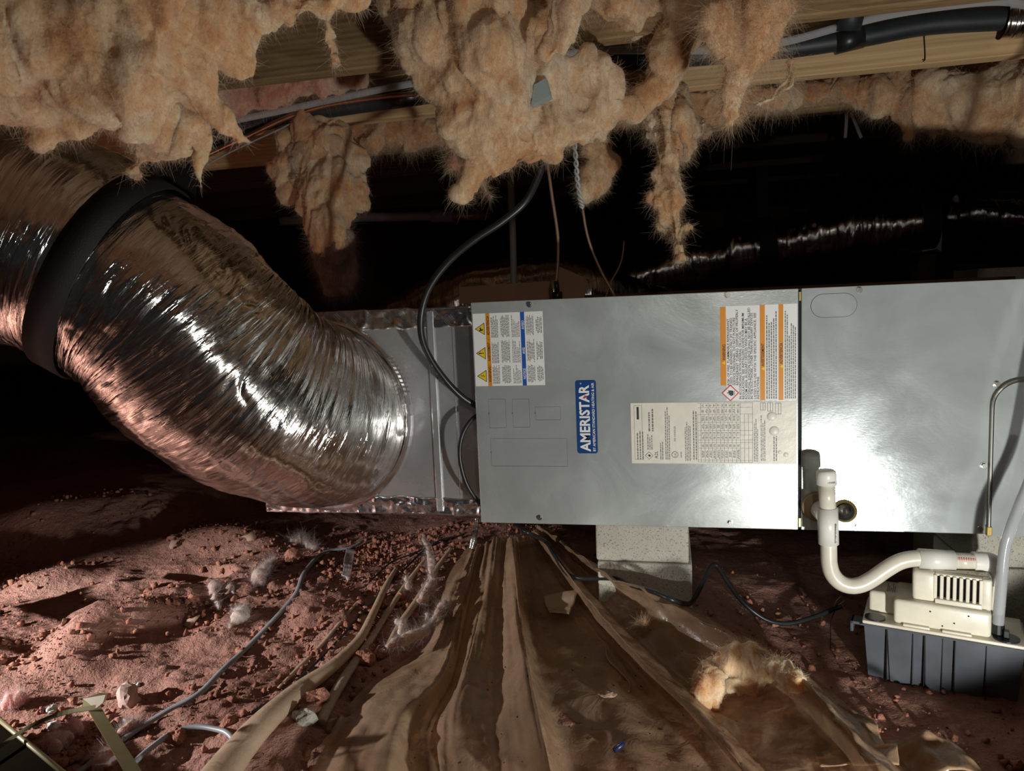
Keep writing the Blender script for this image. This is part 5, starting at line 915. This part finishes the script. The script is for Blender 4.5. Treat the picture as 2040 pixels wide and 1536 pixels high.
rr = 0.0013+0.0068*rs.rand(n)**6; ZZ = G0(X, Y)+rr*0.25+0.002; sc = rr[:, None]*rs.uniform(0.7, 1.3, (n, 3)); jit = rs.normal(0, 0.22, (n, len(IV), 3))
VV = (np.stack([X, Y, ZZ], 1)[:, None, :]+(IV[None]+jit)*sc[:, None, :]).reshape(-1, 3); FF = (IF[None]+(np.arange(n)*len(IV))[:, None, None]).reshape(-1, 3)
cr = mesh('clay_crumbs', VV, FF, M['clod'], None, False, kind='stuff'); tag(cr, 'loose red clay crumbs strewn over the ground', 'clay crumbs')

# ------------------------------------------------------------------ strapping and board, lower left, near the camera
def near(px, py, h): return gp(px, py, h)
SB = thing('strapping_band', 'bent yellowish strapping band standing in the lower left corner', 'strapping', near(215, 1470, 0.0))
def ribbon(P, wv, th=0.0012):
    V = []
    for p, w_ in zip(P, wv): V += [p-w_, p+w_, p+w_+np.array([0, 0, th]), p-w_+np.array([0, 0, th])]
    n = len(P); F = [[i*4+j, i*4+(j+1) % 4, (i+1)*4+(j+1) % 4, (i+1)*4+j] for i in range(n-1) for j in range(4)]+[[3, 2, 1, 0], [(n-1)*4+k for k in range(4)]]
    return MB().add(V, F)
rt = RC[0]
Pn_ = [near(188, 1412, 0.10), near(210, 1450, 0.09), near(245, 1505, 0.08), near(285, 1570, 0.07)]; ribbon(Pn_, [rt*0.0105*s for s in (1, 1, 1.05, 1.1)]).build('broad_leg', M['band'], SB)
Pb = spline([near(-60, 1530, 0.08), near(0, 1488, 0.09), near(60, 1448, 0.10), (near(125, 1422, 0.105)), near(190, 1410, 0.105)], 6); ribbon(Pb, [np.array([0.0005, 0.001, 0.0028])]*len(Pb)).build('edge_on_leg', M['band'], SB)
fo = [near(165, 1408, 0.10), near(165, 1392, 0.112), near(195, 1382, 0.12), near(210, 1384, 0.118), near(205, 1400, 0.108), near(190, 1412, 0.10)]; MB().add(fo+[p+np.array([0, 0.004, -0.001]) for p in fo], [[0, 1, 2, 3, 4, 5], [11, 10, 9, 8, 7, 6]]+[[i, (i+1) % 6, 6+(i+1) % 6, 6+i] for i in range(6)]).build('fold', M['band'], SB)
BD = thing('dark_board', 'dark board edge jutting into the lower left corner', 'board', near(40, 1540, 0.0))
b0, b1 = near(-60, 1385, 0.07), near(150, 1560, 0.07); dn = np.array([-0.16, -0.12, -0.05])
MB().add([b0, b1, b1+dn, b0+dn, b0-np.array([0, 0, 0.006]), b1-np.array([0, 0, 0.006]), b1+dn-np.array([0, 0, 0.006]), b0+dn-np.array([0, 0, 0.006])], [[0, 1, 2, 3], [7, 6, 5, 4], [0, 4, 5, 1], [1, 5, 6, 2], [2, 6, 7, 3], [3, 7, 4, 0]]).build('panel', M['board'], BD)
MB().tube([b0, b1], 0.0035, 8).build('edge_trim', M['band'], BD, True)

# torn netting just left of the frame, in the lamp's beam, its shadow falls on the clay
lamp = np.array([-1.45, -0.85, 0.16]); s0 = gp(45, 1255); c = lamp+(s0-lamp)*0.80; NT = thing('plastic_netting', 'torn black plastic netting standing on the clay just outside the left edge', 'netting', np.array([c[0], c[1], float(G0(c[0], c[1]))]))
d = (s0-lamp)/np.linalg.norm(s0-lamp); e1 = np.cross(d, (0, 0, 1)); e1 /= np.linalg.norm(e1); e2 = np.cross(e1, d)
mb = MB()
for k in range(-6, 7): mb.tube([c+e1*(k*0.010)-e2*0.06, c+e1*(k*0.010+0.01)+e2*0.05], 0.0009, 5); mb.tube([c-e1*0.08+e2*(k*0.008-0.01), c+e1*0.06+e2*(k*0.008)], 0.0009, 5)
mb.build('mesh', M['black'], NT, kind='stuff')
for q, (a, b_, w_) in enumerate((((-0.12, 0.018), (0.045, 0.036), 0.020), ((-0.11, -0.03), (0.075, -0.008), 0.012))): MB().add([c+e1*a[0]+e2*(a[1]-w_), c+e1*b_[0]+e2*(b_[1]-w_*0.5), c+e1*b_[0]+e2*(b_[1]+w_*0.4), c+e1*a[0]+e2*(a[1]+w_), c+d*0.002+e1*a[0]+e2*(a[1]-w_), c+d*0.002+e1*b_[0]+e2*(b_[1]-w_*0.5), c+d*0.002+e1*b_[0]+e2*(b_[1]+w_*0.4), c+d*0.002+e1*a[0]+e2*(a[1]+w_)], [[0, 1, 2, 3], [7, 6, 5, 4], [0, 4, 5, 1], [1, 5, 6, 2], [2, 6, 7, 3], [3, 7, 4, 0]]).build('torn_flap', M['black'], NT)
MB().tube([c-e2*0.05, np.array([c[0], c[1], float(G0(c[0], c[1]))-0.01])], 0.002, 6).build('stem', M['black'], NT)
